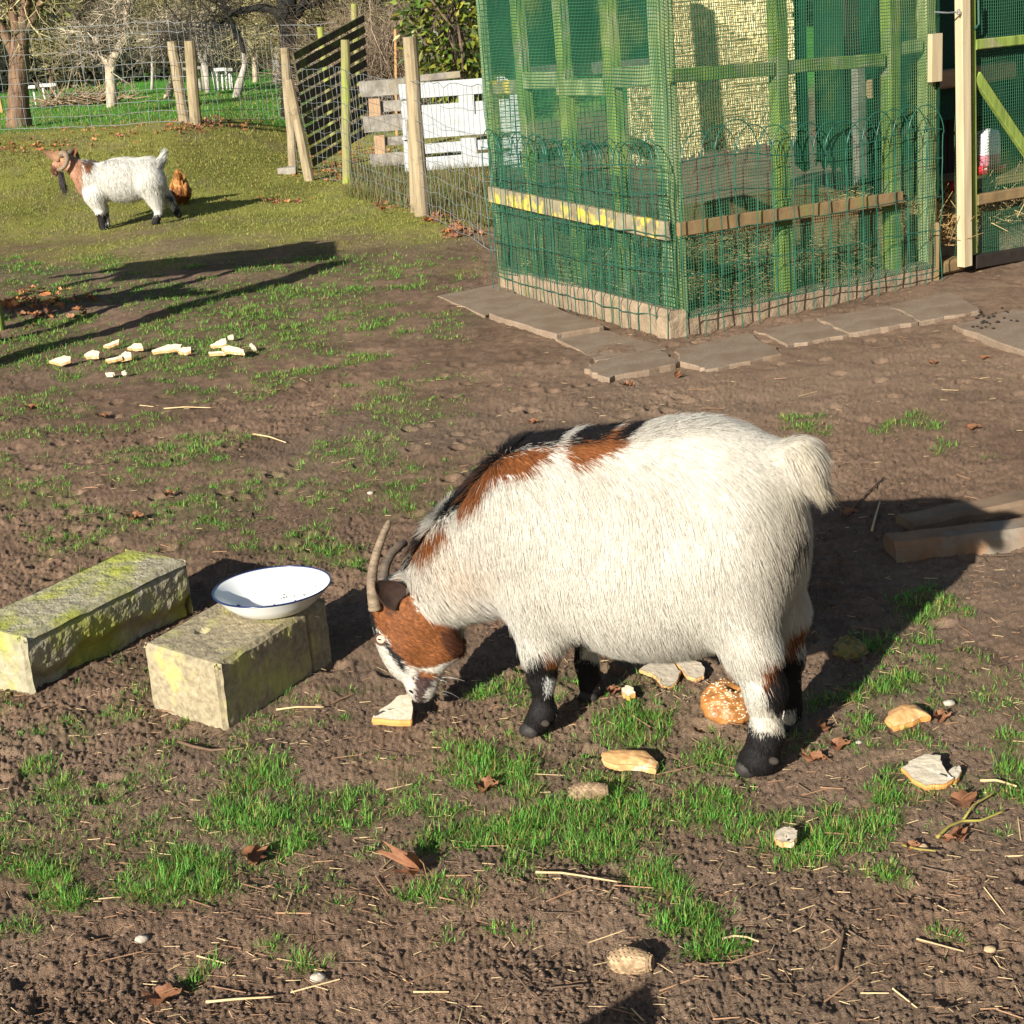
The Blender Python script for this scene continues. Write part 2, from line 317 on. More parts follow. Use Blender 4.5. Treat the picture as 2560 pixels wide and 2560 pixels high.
# crumbs of soil, straw and needles
r = np.random.default_rng(8)
ico = np.array([(0, 0, 1), (1, 0, 0), (0, 1, 0), (-1, 0, 0), (0, -1, 0), (0, 0, -1)], float); icf = np.array([(0, 1, 2), (0, 2, 3), (0, 3, 4), (0, 4, 1), (5, 2, 1), (5, 3, 2), (5, 4, 3), (5, 1, 4)])
n = 30000; x = r.uniform(-150, 2710, n); y = 900 + (2800 - 900) * r.random(n) ** .8; p = gp(x, y)
cl = fbm(p[:, 0] * 3, p[:, 1] * 3, 71, 3); kp = r.random(n) < ss(.3, .7, cl + .35 * np.exp(-(((p[:, 0] + .75) / .5) ** 2 + ((p[:, 1] - 3.25) / .22) ** 2))) ; p = p[kp]; n = len(p)
s = .0012 + .0045 * r.random(n) ** 3.0; p[:, 2] = gz(p[:, 0], p[:, 1]) + s * .2
v = ico[None] * s[:, None, None] * r.uniform(.6, 1.3, (n, 6, 1)) * np.array([1.2, 1, .75]) + p[:, None]
sc_ = MB(); sc_.add(v.reshape(-1, 3), (np.arange(n)[:, None, None] * 6 + icf).reshape(-1, 3), np.repeat(np.array([.14, .096, .068]) * r.uniform(.4, 1.35, (n, 1)), 6, 0))
M_crumb = mat('soil crumb', (.7, 1.3), sc=250, attr=True, rough=.95, bump=.5, spec=.1, dist=.002)
tag(sc_.build('soil_crumbs', M_crumb), 'brown crumbs of trodden soil scattered over the ground', 'soil', kind='stuff')
n = 5200; x = r.uniform(-150, 2710, n); y = 620 + (2750 - 620) * r.random(n) ** .9; p = gp(x, y); big = r.random(n) < .06
kp = (x > 200) | (y > 1000); p = p[kp]; big = big[kp]; n = len(p)
ln = np.where(big, r.uniform(.03, .09, n), r.uniform(.008, .028, n)); a = r.normal(0, .75, n); D = np.stack([np.cos(a), np.sin(a), r.normal(0, .07, n)], 1)
p[:, 2] = gz(p[:, 0], p[:, 1]) + .004; E = p + D * ln[:, None]; E[:, 2] = np.maximum(E[:, 2] * .3 + .7 * (gz(E[:, 0], E[:, 1]) + .004), gz(E[:, 0], E[:, 1]) + .002)
pale = r.random((n, 1)); cc = np.where(pale < .26, [[.50, .37, .20]], np.where(pale < .8, [[.26, .15, .085]], [[.11, .075, .05]])) * r.uniform(.7, 1.3, (n, 1))
ra = np.where(big, r.uniform(.0012, .0022, n), .0008)
st = MB(); st.sticks(p, E, ra, ra * .7, 4, cc)
M_straw = mat('straw', (.8, 1.15), sc=60, attr=True, rough=.7, bump=0, spec=.2)
tag(st.build('straw_litter', M_straw), 'bits of straw, needles and thin twigs strewn over the soil', 'straw', kind='stuff')
# ------------------------------------------------------------------ trees and thickets beyond the fence
M_bark = mat('rough bark', (.17, .115, .075), (.07, .05, .035), sc=14, stretch=(1, 1, .25), bump=.9, dist=.04, c3=(.20, .19, .12), s3=3)
M_bark_red = mat('reddish bark', (.24, .145, .085), (.08, .05, .034), sc=12, stretch=(1, 1, .22), bump=1, dist=.05, c3=(.17, .16, .11), s3=2)
M_bark_pale = mat('pale bark', (.50, .40, .29), (.28, .22, .16), sc=18, stretch=(1, 1, .3), bump=.7, dist=.03, c3=(.32, .25, .16), s3=4)
M_bark_grey = mat('grey bark', (.44, .39, .33), (.22, .19, .16), sc=18, stretch=(1, 1, .3), bump=.7, dist=.03)
M_bark_dark = mat('near-black bark', (.022, .020, .017), (.010, .010, .009), sc=14, stretch=(1, 1, .3), bump=.8, dist=.03)  # one very dark bark colour for the gnarled tree and leaning branch
M_twig = mat('lichen twig', (.8, 1.2), sc=9, attr=True, rough=.9, bump=0, spec=.1)
M_leaf = mat('evergreen leaf', (.8, 1.2), sc=9, attr=True, rough=.38, bump=0, spec=.5, transl=.2)
RT = np.random.default_rng(19)
def twig_cloud(mb, S, D, steps, step, r0, col, jit=.5, droop=.1, fork=2, depth=0):
    cur, d = S, D; r = np.broadcast_to(r0, (len(S),)).copy()
    for k in range(steps):
        d = d + RT.normal(0, jit, d.shape); d[:, 2] -= droop; d /= np.linalg.norm(d, axis=1)[:, None]
        nx = cur + d * (step * RT.uniform(.6, 1.3, (len(cur), 1)))
        mb.sticks(cur, nx, r, r * .82, 3, col * RT.uniform(.75, 1.3, (len(cur), 1)))
        if depth > 0:
            for q in range(fork):
                dd = d + RT.normal(0, .8, d.shape); dd /= np.linalg.norm(dd, axis=1)[:, None]
                twig_cloud(mb, nx, dd, max(2, steps - 1), step * .62, r * .55, col, jit, droop, fork, depth - 1)
        cur = nx; r = r * .82
def tcol(n, a, b): return np.array(a) + (np.array(b) - np.array(a)) * RT.random((n, 1)) ** 1.8
def limb(mb, L, Y, n=9, dy=None):
    P = []; R = []
    for i, q in enumerate(L):
        yy = Y + (dy[i] if dy else 0); P.append(aty(q[0], q[1], yy)); R.append(q[2] / 2 * yy / FPX)
    P = np.array(P); m = len(P); t = np.linspace(0, m - 1, (m - 1) * 4 + 1); P2 = np.stack([np.interp(t, np.arange(m), P[:, k]) for k in range(3)], 1)
    P2[1:-1] = .25 * P2[:-2] + .5 * P2[1:-1] + .25 * P2[2:]
    R2 = np.interp(t, np.arange(m), R) * (1 + RT.normal(0, .05, len(t)))
    mb.tube(P2, R2, n); return P2
def tree(name, label, base, limbs, m, twn, tlen, tr, tc, cat='tree', droop=.05, start=.3, group='bare orchard trees beyond the fence', extra=None, depth=1, dmix=.6):
    b = gp(*base); Y = b[1]; root = thing(name, b, label, cat, group)
    mb = MB(); pts = []
    for i, L in enumerate(limbs):
        L = list(L)
        if i == 0: L[0] = (L[0][0], L[0][1] + 6, L[0][2])
        P = limb(mb, L, Y); 
        if L[-1][1] < 12:                                      # carry on above the frame
            d = unit(P[-1] - P[-3]); q = [P[-1], P[-1] + d * .7 + V3(.1, 0, .1), P[-1] + d * 1.5 + V3(-.1, 0, .4)]; r = L[-1][2] / 2 * Y / FPX
            mb.tube(q, [r, r * .7, r * .3], 7); P = np.concatenate([P, np.array(q[1:])])
        pts.append(P[int(len(P) * (start if i == 0 else .45)):])
    mb.build('trunk', m, root, smooth=True)
    if twn:
        A = np.concatenate(pts); cr = MB(); n = twn
        S = A[RT.integers(0, len(A), n)] + RT.normal(0, .06, (n, 3)); D = RT.normal(0, 1, (n, 3)); D[:, 2] = np.abs(D[:, 2]) * dmix; D /= np.linalg.norm(D, axis=1)[:, None]
        twig_cloud(cr, S, D, 4, tlen, tr, tcol(n, *tc), .45, droop, 2, depth)
        cr.build('crown', M_twig, root)
    return root
OL = ((.06, .055, .022), (.46, .39, .20)); GR = ((.08, .065, .045), (.56, .47, .35)); DK = ((.03, .027, .022), (.07, .06, .045))
tree('old_tree', 'thick reddish brown tree forking in three at the upper left corner', (48, 318), [[(48, 318, 62), (45, 240, 50), (47, 150, 46), (52, 80, 40)], [(50, 90, 34), (35, 50, 22), (25, 0, 18)], [(54, 90, 30), (62, 40, 26), (66, 0, 22)], [(56, 95, 24), (85, 45, 17), (100, 10, 14), (108, -20, 9)], [(46, 160, 26), (15, 90, 22), (-12, 40, 16)]], M_bark_red, 60, .2, .012, OL, depth=1, start=.8, dmix=1.2)
tree('pollarded_tree', 'pale pollarded tree with a short trunk and stubby fork standing in the meadow', (280, 268), [[(280, 268, 30), (278, 215, 27), (275, 165, 27), (268, 148, 26)], [(270, 158, 22), (250, 140, 14), (232, 128, 9)], [(276, 158, 24), (300, 118, 21), (316, 80, 17), (318, 0, 17)], [(252, 138, 12), (243, 110, 14), (246, 70, 9)]], M_bark_pale, 150, .17, .009, GR, droop=.06, start=.85, dmix=1.4)
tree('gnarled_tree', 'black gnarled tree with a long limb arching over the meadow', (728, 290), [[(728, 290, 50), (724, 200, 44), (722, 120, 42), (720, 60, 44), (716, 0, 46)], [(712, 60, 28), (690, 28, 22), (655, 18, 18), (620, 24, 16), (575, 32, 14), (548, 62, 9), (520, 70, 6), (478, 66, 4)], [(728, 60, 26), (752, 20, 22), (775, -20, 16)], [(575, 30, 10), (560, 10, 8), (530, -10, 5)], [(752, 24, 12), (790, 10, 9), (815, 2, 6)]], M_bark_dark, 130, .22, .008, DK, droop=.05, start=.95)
tree('crooked_tree', 'slim crooked tree with a white bent stem and dark leaning top', (590, 243), [[(590, 243, 24), (600, 205, 19), (612, 165, 13), (610, 125, 12)]], M_bark_grey, 0, .2, .008, GR)
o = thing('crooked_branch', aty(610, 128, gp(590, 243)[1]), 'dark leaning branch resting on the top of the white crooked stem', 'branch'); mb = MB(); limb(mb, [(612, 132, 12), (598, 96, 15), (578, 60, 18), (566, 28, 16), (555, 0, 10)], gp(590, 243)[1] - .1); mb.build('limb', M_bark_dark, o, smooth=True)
tree('twin_tree', 'grey tree of two thin bent stems just right of the paired posts', (515, 232), [[(520, 232, 14), (514, 170, 15), (497, 130, 12), (490, 100, 8)], [(510, 160, 10), (516, 120, 9), (512, 80, 6)]], M_bark_grey, 90, .15, .009, GR, start=.7)
tree('leaning_tree', 'buttressed grey trunk leaning left behind the paired posts', (424, 246), [[(418, 246, 22), (432, 190, 16), (438, 140, 12), (425, 90, 9)]], M_bark_pale, 120, .16, .009, GR, start=.7)
tree('thin_tree', 'thin straight pale stem beside the shade-toned undergrowth left of the paired posts', (380, 226), [[(380, 226, 8), (381, 170, 7), (380, 110, 5), (382, 20, 4)]], M_bark_grey, 90, .16, .009, OL, start=.6)
tree('broad_tree', 'stout grey trunk half hidden left of the leaning fence prop', (694, 210), [[(694, 210, 26), (690, 150, 18), (700, 90, 14), (690, 30, 10)]], M_bark_grey, 180, .18, .010, OL, start=.6)
tree('bushy_tree', 'low bushy tree between the thick trunk and the pale pollard', (136, 262), [[(136, 262, 16), (128, 200, 13), (135, 160, 10), (150, 120, 7)], [(130, 190, 8), (110, 150, 6), (95, 120, 4)], [(132, 180, 8), (160, 150, 6), (185, 100, 5)]], M_bark, 110, .13, .009, OL, droop=.03, start=.5)
for bx, lab in ((455, 'tan twiggy tree in the gap right of the paired posts'), (640, 'tan twiggy tree left of the black gnarled trunk'), (830, 'tan twiggy tree behind the slatted panel'), (215, 'tan twiggy tree behind the pale pollard')):
    bb = 205; tree('orchard_tree', lab, (bx, bb), [[(bx, bb, 16), (bx - 4, bb - 50, 13), (bx + 4, bb - 90, 10)], [(bx, bb - 70, 8), (bx - 30, bb - 120, 6), (bx - 45, bb - 170, 4)], [(bx, bb - 70, 8), (bx + 25, bb - 120, 6), (bx + 45, bb - 180, 4)]], M_bark_pale, 150, .22, .012, OL if bx != 215 else GR, droop=.03, start=.7, dmix=1.0)
# the wood closing the view
wd = MB(); nw = 2200
S = np.stack([RT.uniform(-30, 22, nw), RT.uniform(43, 52, nw), RT.uniform(2.3, 7, nw)], 1); D = RT.normal(0, 1, (nw, 3)); D /= np.linalg.norm(D, axis=1)[:, None]
twig_cloud(wd, S, D, 4, .5, .02, tcol(nw, (.04, .04, .016), (.46, .40, .20)), .5, .02, 1, 1)
n = 26000; c = np.stack([RT.uniform(-30, 22, n), RT.uniform(44, 50, n), RT.uniform(1.3, 7.5, n)], 1); U = RT.normal(0, 1, (n, 3)); U /= np.linalg.norm(U, axis=1)[:, None]; W = np.cross(U, RT.normal(0, 1, (n, 3))); W /= np.linalg.norm(W, axis=1)[:, None]
cl = vn(c[:, 0] * .5, c[:, 2] * .8, 3); s = RT.uniform(.05, .14, (n, 1)); v = np.stack([c - U * s, c + W * s * .5, c + U * s, c - W * s * .5], 1).reshape(-1, 3); b = np.arange(n) * 4
wd.add(v, np.stack([b, b + 1, b + 2, b + 3], 1), np.repeat(np.where(cl[:, None] > .5, [[.13, .15, .035]], [[.03, .045, .014]]) * RT.uniform(.6, 1.5, (n, 1)), 4, 0))
for k in range(46):
    x = RT.uniform(-30, 22); y = RT.uniform(44, 50); h = RT.uniform(4, 7); lx = RT.normal(0, .4); wd.tube([(x, y, .4), (x + lx * .4, y, h * .5), (x + lx, y, h)], [RT.uniform(.07, .16), .08, .05], 6, col=np.array([.13, .11, .085]) * RT.uniform(.4, 1.6))
tag(wd.build('woodland', M_twig), 'tangled winter wood of bare twigs and evergreens closing the view', 'wood', kind='stuff')
# dark evergreen hedge at the foot of the wood
hx = np.linspace(-34, 26, 140); hz = np.linspace(0, 1, 16); HX, HZ = np.meshgrid(hx, hz); hh = 7.6 + 1.2 * (fbm(HX * .3, 0 * HX, 4, 3) - .5)
HY = 53 + .8 * (fbm(HX * .8, HZ * 7, 9, 4) - .5) * 2 ; v = np.stack([HX, HY, HZ * hh], -1).reshape(-1, 3); v2 = v + [0, 2.5, 0]
i = np.arange(139); k = (np.arange(15) * 140)[:, None]; f = np.stack([k + i, k + i + 1, k + 141 + i, k + 140 + i], -1).reshape(-1, 4)
hd = MB(); hd.add(v, f); hd.add(v2, f[:, ::-1]); tl = np.stack([i + 15 * 140, i + 1 + 15 * 140, i + 1 + 16 * 140 + 15 * 140, i + 16 * 140 + 15 * 140], 1); hd.f.append(tl)
M_hedge = mat('dark yew', (.013, .016, .008), (.035, .040, .014), sc=3.5, rough=.95, bump=1, dist=.3)
tag(hd.build('hedge', M_hedge, origin=(-4, 53, 0)), 'dark evergreen hedge behind the bare wood', 'hedge')
ug = MB(); n = 15000; c = np.stack([RT.uniform(-28, 14, n), RT.uniform(41.5, 46, n), .5 + 1.7 * RT.random(n) ** 1.2], 1); c[:, 2] = .5 + (c[:, 2] - .5) * (.6 + .8 * vn(c[:, 0] * .7, c[:, 1] * .3, 6)); U = RT.normal(0, 1, (n, 3)); U /= np.linalg.norm(U, axis=1)[:, None]; W = np.cross(U, RT.normal(0, 1, (n, 3))); W /= np.linalg.norm(W, axis=1)[:, None]
s = RT.uniform(.05, .13, (n, 1)); v = np.stack([c - U * s, c + W * s * .7, c + U * s, c - W * s * .7], 1).reshape(-1, 3); b = np.arange(n) * 4
ug.add(v, np.stack([b, b + 1, b + 2, b + 3], 1), np.repeat(np.array([.012, .014, .009]) * RT.uniform(.4, 2.2, (n, 1)), 4, 0))  # leaf colour near black, standing for the shade under the evergreens
M_under = mat('shade-toned undergrowth', (.8, 1.2), sc=9, attr=True, rough=.8, bump=0, spec=.15)
tag(ug.build('undergrowth', M_under), 'evergreen undergrowth along the far edge of the meadow, coloured near black as shade', 'undergrowth', kind='stuff')
# tree guards and brush pile in the meadow
M_white = mat('white paint worn', (.62, .61, .57), (.42, .40, .36), sc=30, bump=.3)
M_greywood = mat('weathered grey wood', (.30, .27, .225), (.15, .13, .105), sc=10, stretch=(1, 1, 1), bump=.6, c3=(.24, .20, .12), s3=3)
def guard(label, feet, tops, rails, m, w=7):
    b = gp(*feet[0]); r = thing('tree_guard', b, label, 'tree guard', 'tree guards in the meadow'); Y = b[1]
    for i, (f, t) in enumerate(zip(feet, tops)):
        y = Y + .5 * (i % 2); mb = MB(); mb.tube([aty(f[0], f[1] + 3, y), aty(t[0], t[1], y)], w / 2 * y / FPX, 7); mb.build('post', m, r, smooth=True)
    for a, c in rails: mb = MB(); mb.beam(aty(*a, Y - .12), aty(*c, Y - .1), .06, .09, (0, 0, 1)); mb.build('rail', m, r)
guard('white picket tree guard in the meadow right of the paired posts', [(541, 228), (547, 222), (558, 226), (569, 228), (577, 222), (582, 224)], [(531, 176), (541, 176), (555, 182), (564, 174), (573, 174), (580, 182)], [((527, 175), (566, 173)), ((569, 174), (580, 174))], M_white, 6)
guard('grey tree guard with a log rail beside the thin bent stems', [(503, 228), (512, 232)], [(497, 196), (505, 172)], [((448, 174), (512, 168))], M_greywood, 8)
guard('white tree guard behind the thick trunk at the left', [(92, 268), (117, 264), (142, 252)], [(83, 222), (107, 220), (137, 216)], [((64, 218), (88, 217)), ((100, 214), (140, 212))], M_white, 5)
b = gp(215, 262); mb = MB(); n = 220; S = b + RT.normal(0, 1, (n, 3)) * [.34, .2, .03] + [0, 0, .05]; D = RT.normal(0, 1, (n, 3)) * [1, .6, .45]; D[:, 2] = np.abs(D[:, 2]); D /= np.linalg.norm(D, axis=1)[:, None]
mb.sticks(S, S + D * RT.uniform(.2, .6, (n, 1)), .012, .006, 4, np.array([.30, .21, .13]) * RT.uniform(.4, 1.3, (n, 1)))
tag(mb.build('brush_pile', M_twig, origin=b), 'heap of brown cut branches in the meadow left of the pale pollard', 'brush pile')
b = gp(6, 282); mb = MB(); mb.beam(b - [0, 0, .1], aty(-4, 236, b[1]), .05, .05, (1, 0, 0)); M_orange = mat('raw orange wood', (.48, .26, .10), (.38, .2, .08), sc=12); tag(mb.build('stake', M_orange, origin=b), 'orange wooden stake at the left edge of the meadow', 'stake')

# ------------------------------------------------------------------ fences
M_post = mat('round fence post', (.34, .27, .165), (.20, .155, .09), sc=9, stretch=(3, 3, .35), bump=.5, dist=.012, c3=(.13, .10, .055), s3=3.5, t3=(.55, .66))
M_post_green = mat('mossy fence post', (.25, .235, .085), (.20, .17, .09), sc=9, stretch=(3, 3, .35), bump=.5, dist=.012, c3=(.24, .27, .05), s3=3, t3=(.45, .6))
M_wire = mat('galvanised wire', (.27, .29, .29), (.17, .185, .185), sc=20, rough=.5, bump=0, spec=.5, metal=.2)
def post(parent, bot, top, wpx, m, name='post', dY=0, n=12):
    b = gp(*bot); Y = b[1] + dY; r = wpx / 2 * Y / FPX; A = aty(bot[0], bot[1], Y); T = aty(top[0], top[1], Y); A = A - (T - A) * .08
    t = np.linspace(0, 1, 9)[:, None]; P = A + (T - A) * t; P[1:-1] += RNG.normal(0, r * .05, (7, 3)); R = r * np.array([1.08, 1.05, 1.02, 1, 1, .99, .98, .97, .93])
    mb = MB(); mb.tube(np.concatenate([P, [P[-1] + unit(T - A) * r * .06]]), np.append(R, r * .75), n); return mb.build(name, m, parent, smooth=False), A, T
def netting(spans, rows, dx, r, sag=.02):
    mb = MB()
    for A, B, ha, hb in spans:
        L = np.linalg.norm(B - A); n = max(2, int(L / dx)); t = np.linspace(0, 1, n + 1); base = A + (B - A) * t[:, None]; base[:, 2] = gz(base[:, 0], base[:, 1]) + .03
        hh = ha + (hb - ha) * t; lines = []
        for q in rows:
            P = base.copy(); P[:, 2] += hh * q - sag * 4 * t * (1 - t) * q + RNG.normal(0, .006, n + 1); P[:, :2] += RNG.normal(0, .006, (n + 1, 2)); lines.append(P); mb.tube(P, r * (1.3 if q in (rows[0], rows[-1]) else 1), 4, caps=False)
        for k in range(n + 1): mb.tube(np.array([l[k] for l in lines]), r * .85, 4, caps=False)
    return mb
fA = thing('wire_fence', gp(470, 312), 'long wire stock fence with paired round posts along the meadow', 'fence', 'wire stock fences')
_, A1, T1 = post(fA, (462, 308), (430, 104), 27, M_post); _, A2, T2 = post(fA, (490, 314), (474, 103), 28, M_post)
pts = [(-260, 352), (-20, 330), (230, 322), (455, 312), (490, 314), (700, 302), (860, 296)]
g_ = [gp(*q) for q in pts]; hs = [1.35, 1.35, 1.30, 1.25, 1.25, 1.3, 1.3]
netting([(g_[i], g_[i + 1], hs[i], hs[i + 1]) for i in range(6)], [0, .1, .2, .31, .43, .56, .7, .84, .93], .17, .0030).build('netting', M_wire, fA, smooth=True)
fB = thing('wire_fence', gp(860, 462), 'nearer wire fence of rough round posts running up to the green coop', 'fence', 'wire stock fences')
_, A3, T3 = post(fB, (735, 432), (712, 120), 24, M_post, dY=.25); 
mb = MB(); q0 = gp(775, 452); q1 = aty(722, 200, q0[1] + .1); mb.tube([q0 - [0, 0, .06], q0 * .5 + q1 * .5, q1], [.052, .05, .045], 10); po = mb.build('prop', M_post, fB)
_, A4, T4 = post(fB, (868, 462), (863, 100), 23, M_post_green); _, A5, T5 = post(fB, (1056, 540), (1024, 93), 36, M_post); A5b, T5b = A5, T5
mb = MB(); qa = gp(1036, 532); mb.tube([qa - [0, 0, .05], aty(1026, 300, qa[1])], [.035, .03], 9); mb.build('prop', M_post, fB)
q0 = gp(735, 432); q1 = gp(868, 462); q2 = gp(1056, 540); q3 = gp(1240, 640)
netting([(q0, q1, 1.08, 1.08), (q1, q2, 1.08, 1.02), (q2, q3, 1.02, 1.05)], [0, .1, .2, .31, .43, .56, .7, .85, 1.0], .15, .0019).build('netting', M_wire, fB, smooth=True)
post(fA, (1076, 300), (1068, 22), 15, M_post_green); 
mb = MB(); b = gp(705, 437); mb.box(b + [.05, .1, .03], (.09, .06, .035), jit=.02); M_stone = mat('grey stone', (.34, .31, .26), (.22, .2, .17), sc=25, bump=.5); tag(mb.build('flat_stone', M_stone, origin=b), 'flat grey stone under the leaning fence post', 'stone')
b = gp(990, 340); mb = MB(); mb.beam(b - [0, 0, .1], aty(988, 72, b[1]), .03, .03, (1, 0, 0)); tag(mb.build('garden_stake', M_orange, origin=b), 'thin reddish wooden stake behind the pallets', 'stake')
# slatted panel
M_slat = mat('mossy slat', (.085, .068, .036), (.05, .04, .024), sc=9, bump=.5, c3=(.13, .15, .03), s3=5, t3=(.5, .65))
sp = thing('slatted_panel', gp(800, 415), 'open slatted wooden panel of dark sloping laths beside the leaning fence post', 'panel')
for bot, top in (((838, 372), (800, 68)), ((905, 350), (885, 10))): post(sp, bot, top, 17, M_post_green, dY=.3)
d0 = unit(V3(.46, .888, 0))
for k in range(11):
    a = V3(*aty(733 + k * 5.0, 142 + k * 26.5, 16.75)); c = V3(*aty(909 + k * 1.4, 46 + k * 27.8, 18.15))
    mb = MB(); mb.beam(a, c, .075, .022, (0, 0, 1), seg=2, wob=.004); mb.build('slat', M_slat, sp)
# pallets
M_whitewash = mat('whitewashed wood', (.42, .43, .43), (.35, .36, .36), sc=6, stretch=(1, 1, 3), bump=.25, c3=(.42, .38, .33), s3=9, t3=(.66, .74))
M_rawwood = mat('raw pallet wood', (.42, .27, .15), (.30, .19, .11), sc=8, bump=.4)
def pallet(label, cx0, cx1, py_base, py_top, boards, m, blocks, mblock, dep, rows_w):
    b = gp((cx0 + cx1) / 2, py_base); Y0 = b[1]; r = thing('pallet', b, label, 'pallet', 'pallets standing behind the wire fence')
    def W(x, y, dy=0): return aty(x, y, Y0 + dy)
    for (y0, y1, x0, x1, dy) in boards:
        A = W(x0, (y0 + y1) / 2, dy); B = W(x1, (y0 + y1) / 2 - (x1 - x0) * .075 + 0, dy); mb = MB(); mb.beam(A, B, (y1 - y0) * Y0 / FPX, .022, (0, 0, 1), bev=.08); mb.build('board', m, r)
    for (x0, x1, y0, y1, dy, t) in blocks:
        mb = MB(); A = W((x0 + x1) / 2, y0, dy); B = W((x0 + x1) / 2 + (y1 - y0) * .05, y1, dy); mb.beam(A, B, (x1 - x0) * Y0 / FPX, t, (1, 0, 0), bev=.05); mb.build('block', mblock, r)
    return r
pallet('white painted pallet standing on edge against the green coop', 1000, 1260, 430, 200, [(212, 248, 998, 1300, 0), (268, 298, 1004, 1300, .03), (300, 340, 1006, 1300, 0), (341, 350, 1006, 1300, -.01), (364, 388, 1010, 1300, .03), (398, 430, 1012, 1300, 0)], M_whitewash,
       [(1003, 1024, 222, 428, .045, .05), (1147, 1184, 236, 292, .018, .04), (1152, 1190, 344, 392, .018, .04), (1270, 1300, 200, 420, .045, .05)], M_whitewash, .1, 0)
pallet('grey weathered pallet with bare wooden blocks left of the white one', 900, 1010, 420, 200, [(205, 238, 898, 1016, 0), (236, 243, 903, 1016, -.01), (254, 280, 950, 1016, .05), (292, 326, 908, 1016, 0), (324, 332, 910, 1016, -.01), (344, 364, 960, 1016, .05), (386, 410, 925, 1016, 0), (410, 418, 930, 1016, -.01)], M_greywood,
       [(922, 950, 246, 290, .03, .09), (936, 962, 338, 384, .03, .09)], M_rawwood, .1, 0)
mb = MB(); b = gp(1110, 418); A = aty(1010, 200, b[1] + .12); B = aty(1150, 186, b[1] + .12); mb.beam(A, B, .07, .08, (0, 0, 1)); tag(mb.build('grey_beam', M_greywood, origin=A), 'weathered grey beam lying along the top of the white pallet', 'beam')
# laurel and bramble
def leaves(n, ctr, rad, s0, s1, cols, up=.3):
    mb = MB(); d = RT.normal(0, 1, (n, 3)); d /= np.linalg.norm(d, axis=1)[:, None]; c = np.array(ctr) + d * (np.array(rad) * RT.uniform(.55, 1.0, (n, 1))) * (.8 + .5 * vn(d[:, 0] * 3 + 9, d[:, 2] * 3 + 5, 2))[:, None]
    U = d + RT.normal(0, .6, (n, 3)); U[:, 2] -= up; U /= np.linalg.norm(U, axis=1)[:, None]; W = np.cross(U, RT.normal(0, 1, (n, 3))); W /= np.linalg.norm(W, axis=1)[:, None]; Nn = np.cross(U, W)
    s = RT.uniform(s0, s1, (n, 1)); v = np.stack([c, c + U * s * .45 + W * s * .2 + Nn * s * .05, c + U * s, c + U * s * .45 - W * s * .2 + Nn * s * .05], 1).reshape(-1, 3); b = np.arange(n) * 4
    cc = np.array(cols)[RT.integers(0, len(cols), n)] * RT.uniform(.6, 1.4, (n, 1)); mb.add(v, np.concatenate([np.stack([b, b + 1, b + 2], 1), np.stack([b, b + 2, b + 3], 1)]), np.repeat(cc, 4, 0)); return mb
b = gp(1150, 330); ev = thing('laurel_bush', b, 'glossy yellow green evergreen bush behind the white pallet', 'bush')
mb = MB()
for k in range(9): mb.tube([b + RT.normal(0, .1, 3) * [1, 1, 0], b + V3(RT.normal(0, .3), RT.normal(0, .3), 1.0), b + V3(RT.normal(0, .5), RT.normal(0, .4), 2.2)], [.03, .02, .01], 6)
mb.build('stem', M_bark, ev, smooth=True); leaves(2600, b + V3(.1, 0, 1.35), (.62, .6, 1.25), .09, .19, [(.13, .17, .02), (.07, .12, .02), (.22, .22, .03), (.05, .08, .02)]).build('foliage', M_leaf, ev)
b = gp(1010, 300); br = thing('bramble_thicket', b, 'brown leafless bramble thicket between the slatted panel and the evergreen bush', 'bush'); mb = MB(); n = 420; S = b + RT.normal(0, 1, (n, 3)) * [.38, .3, .1]; D = RT.normal(0, .35, (n, 3)) + [0, 0, 1]; D /= np.linalg.norm(D, axis=1)[:, None]
twig_cloud(mb, S, D, 6, .27, .008, tcol(n, (.14, .10, .07), (.32, .25, .17)), .3, .03, 1, 1); mb.build('stems', M_twig, br)
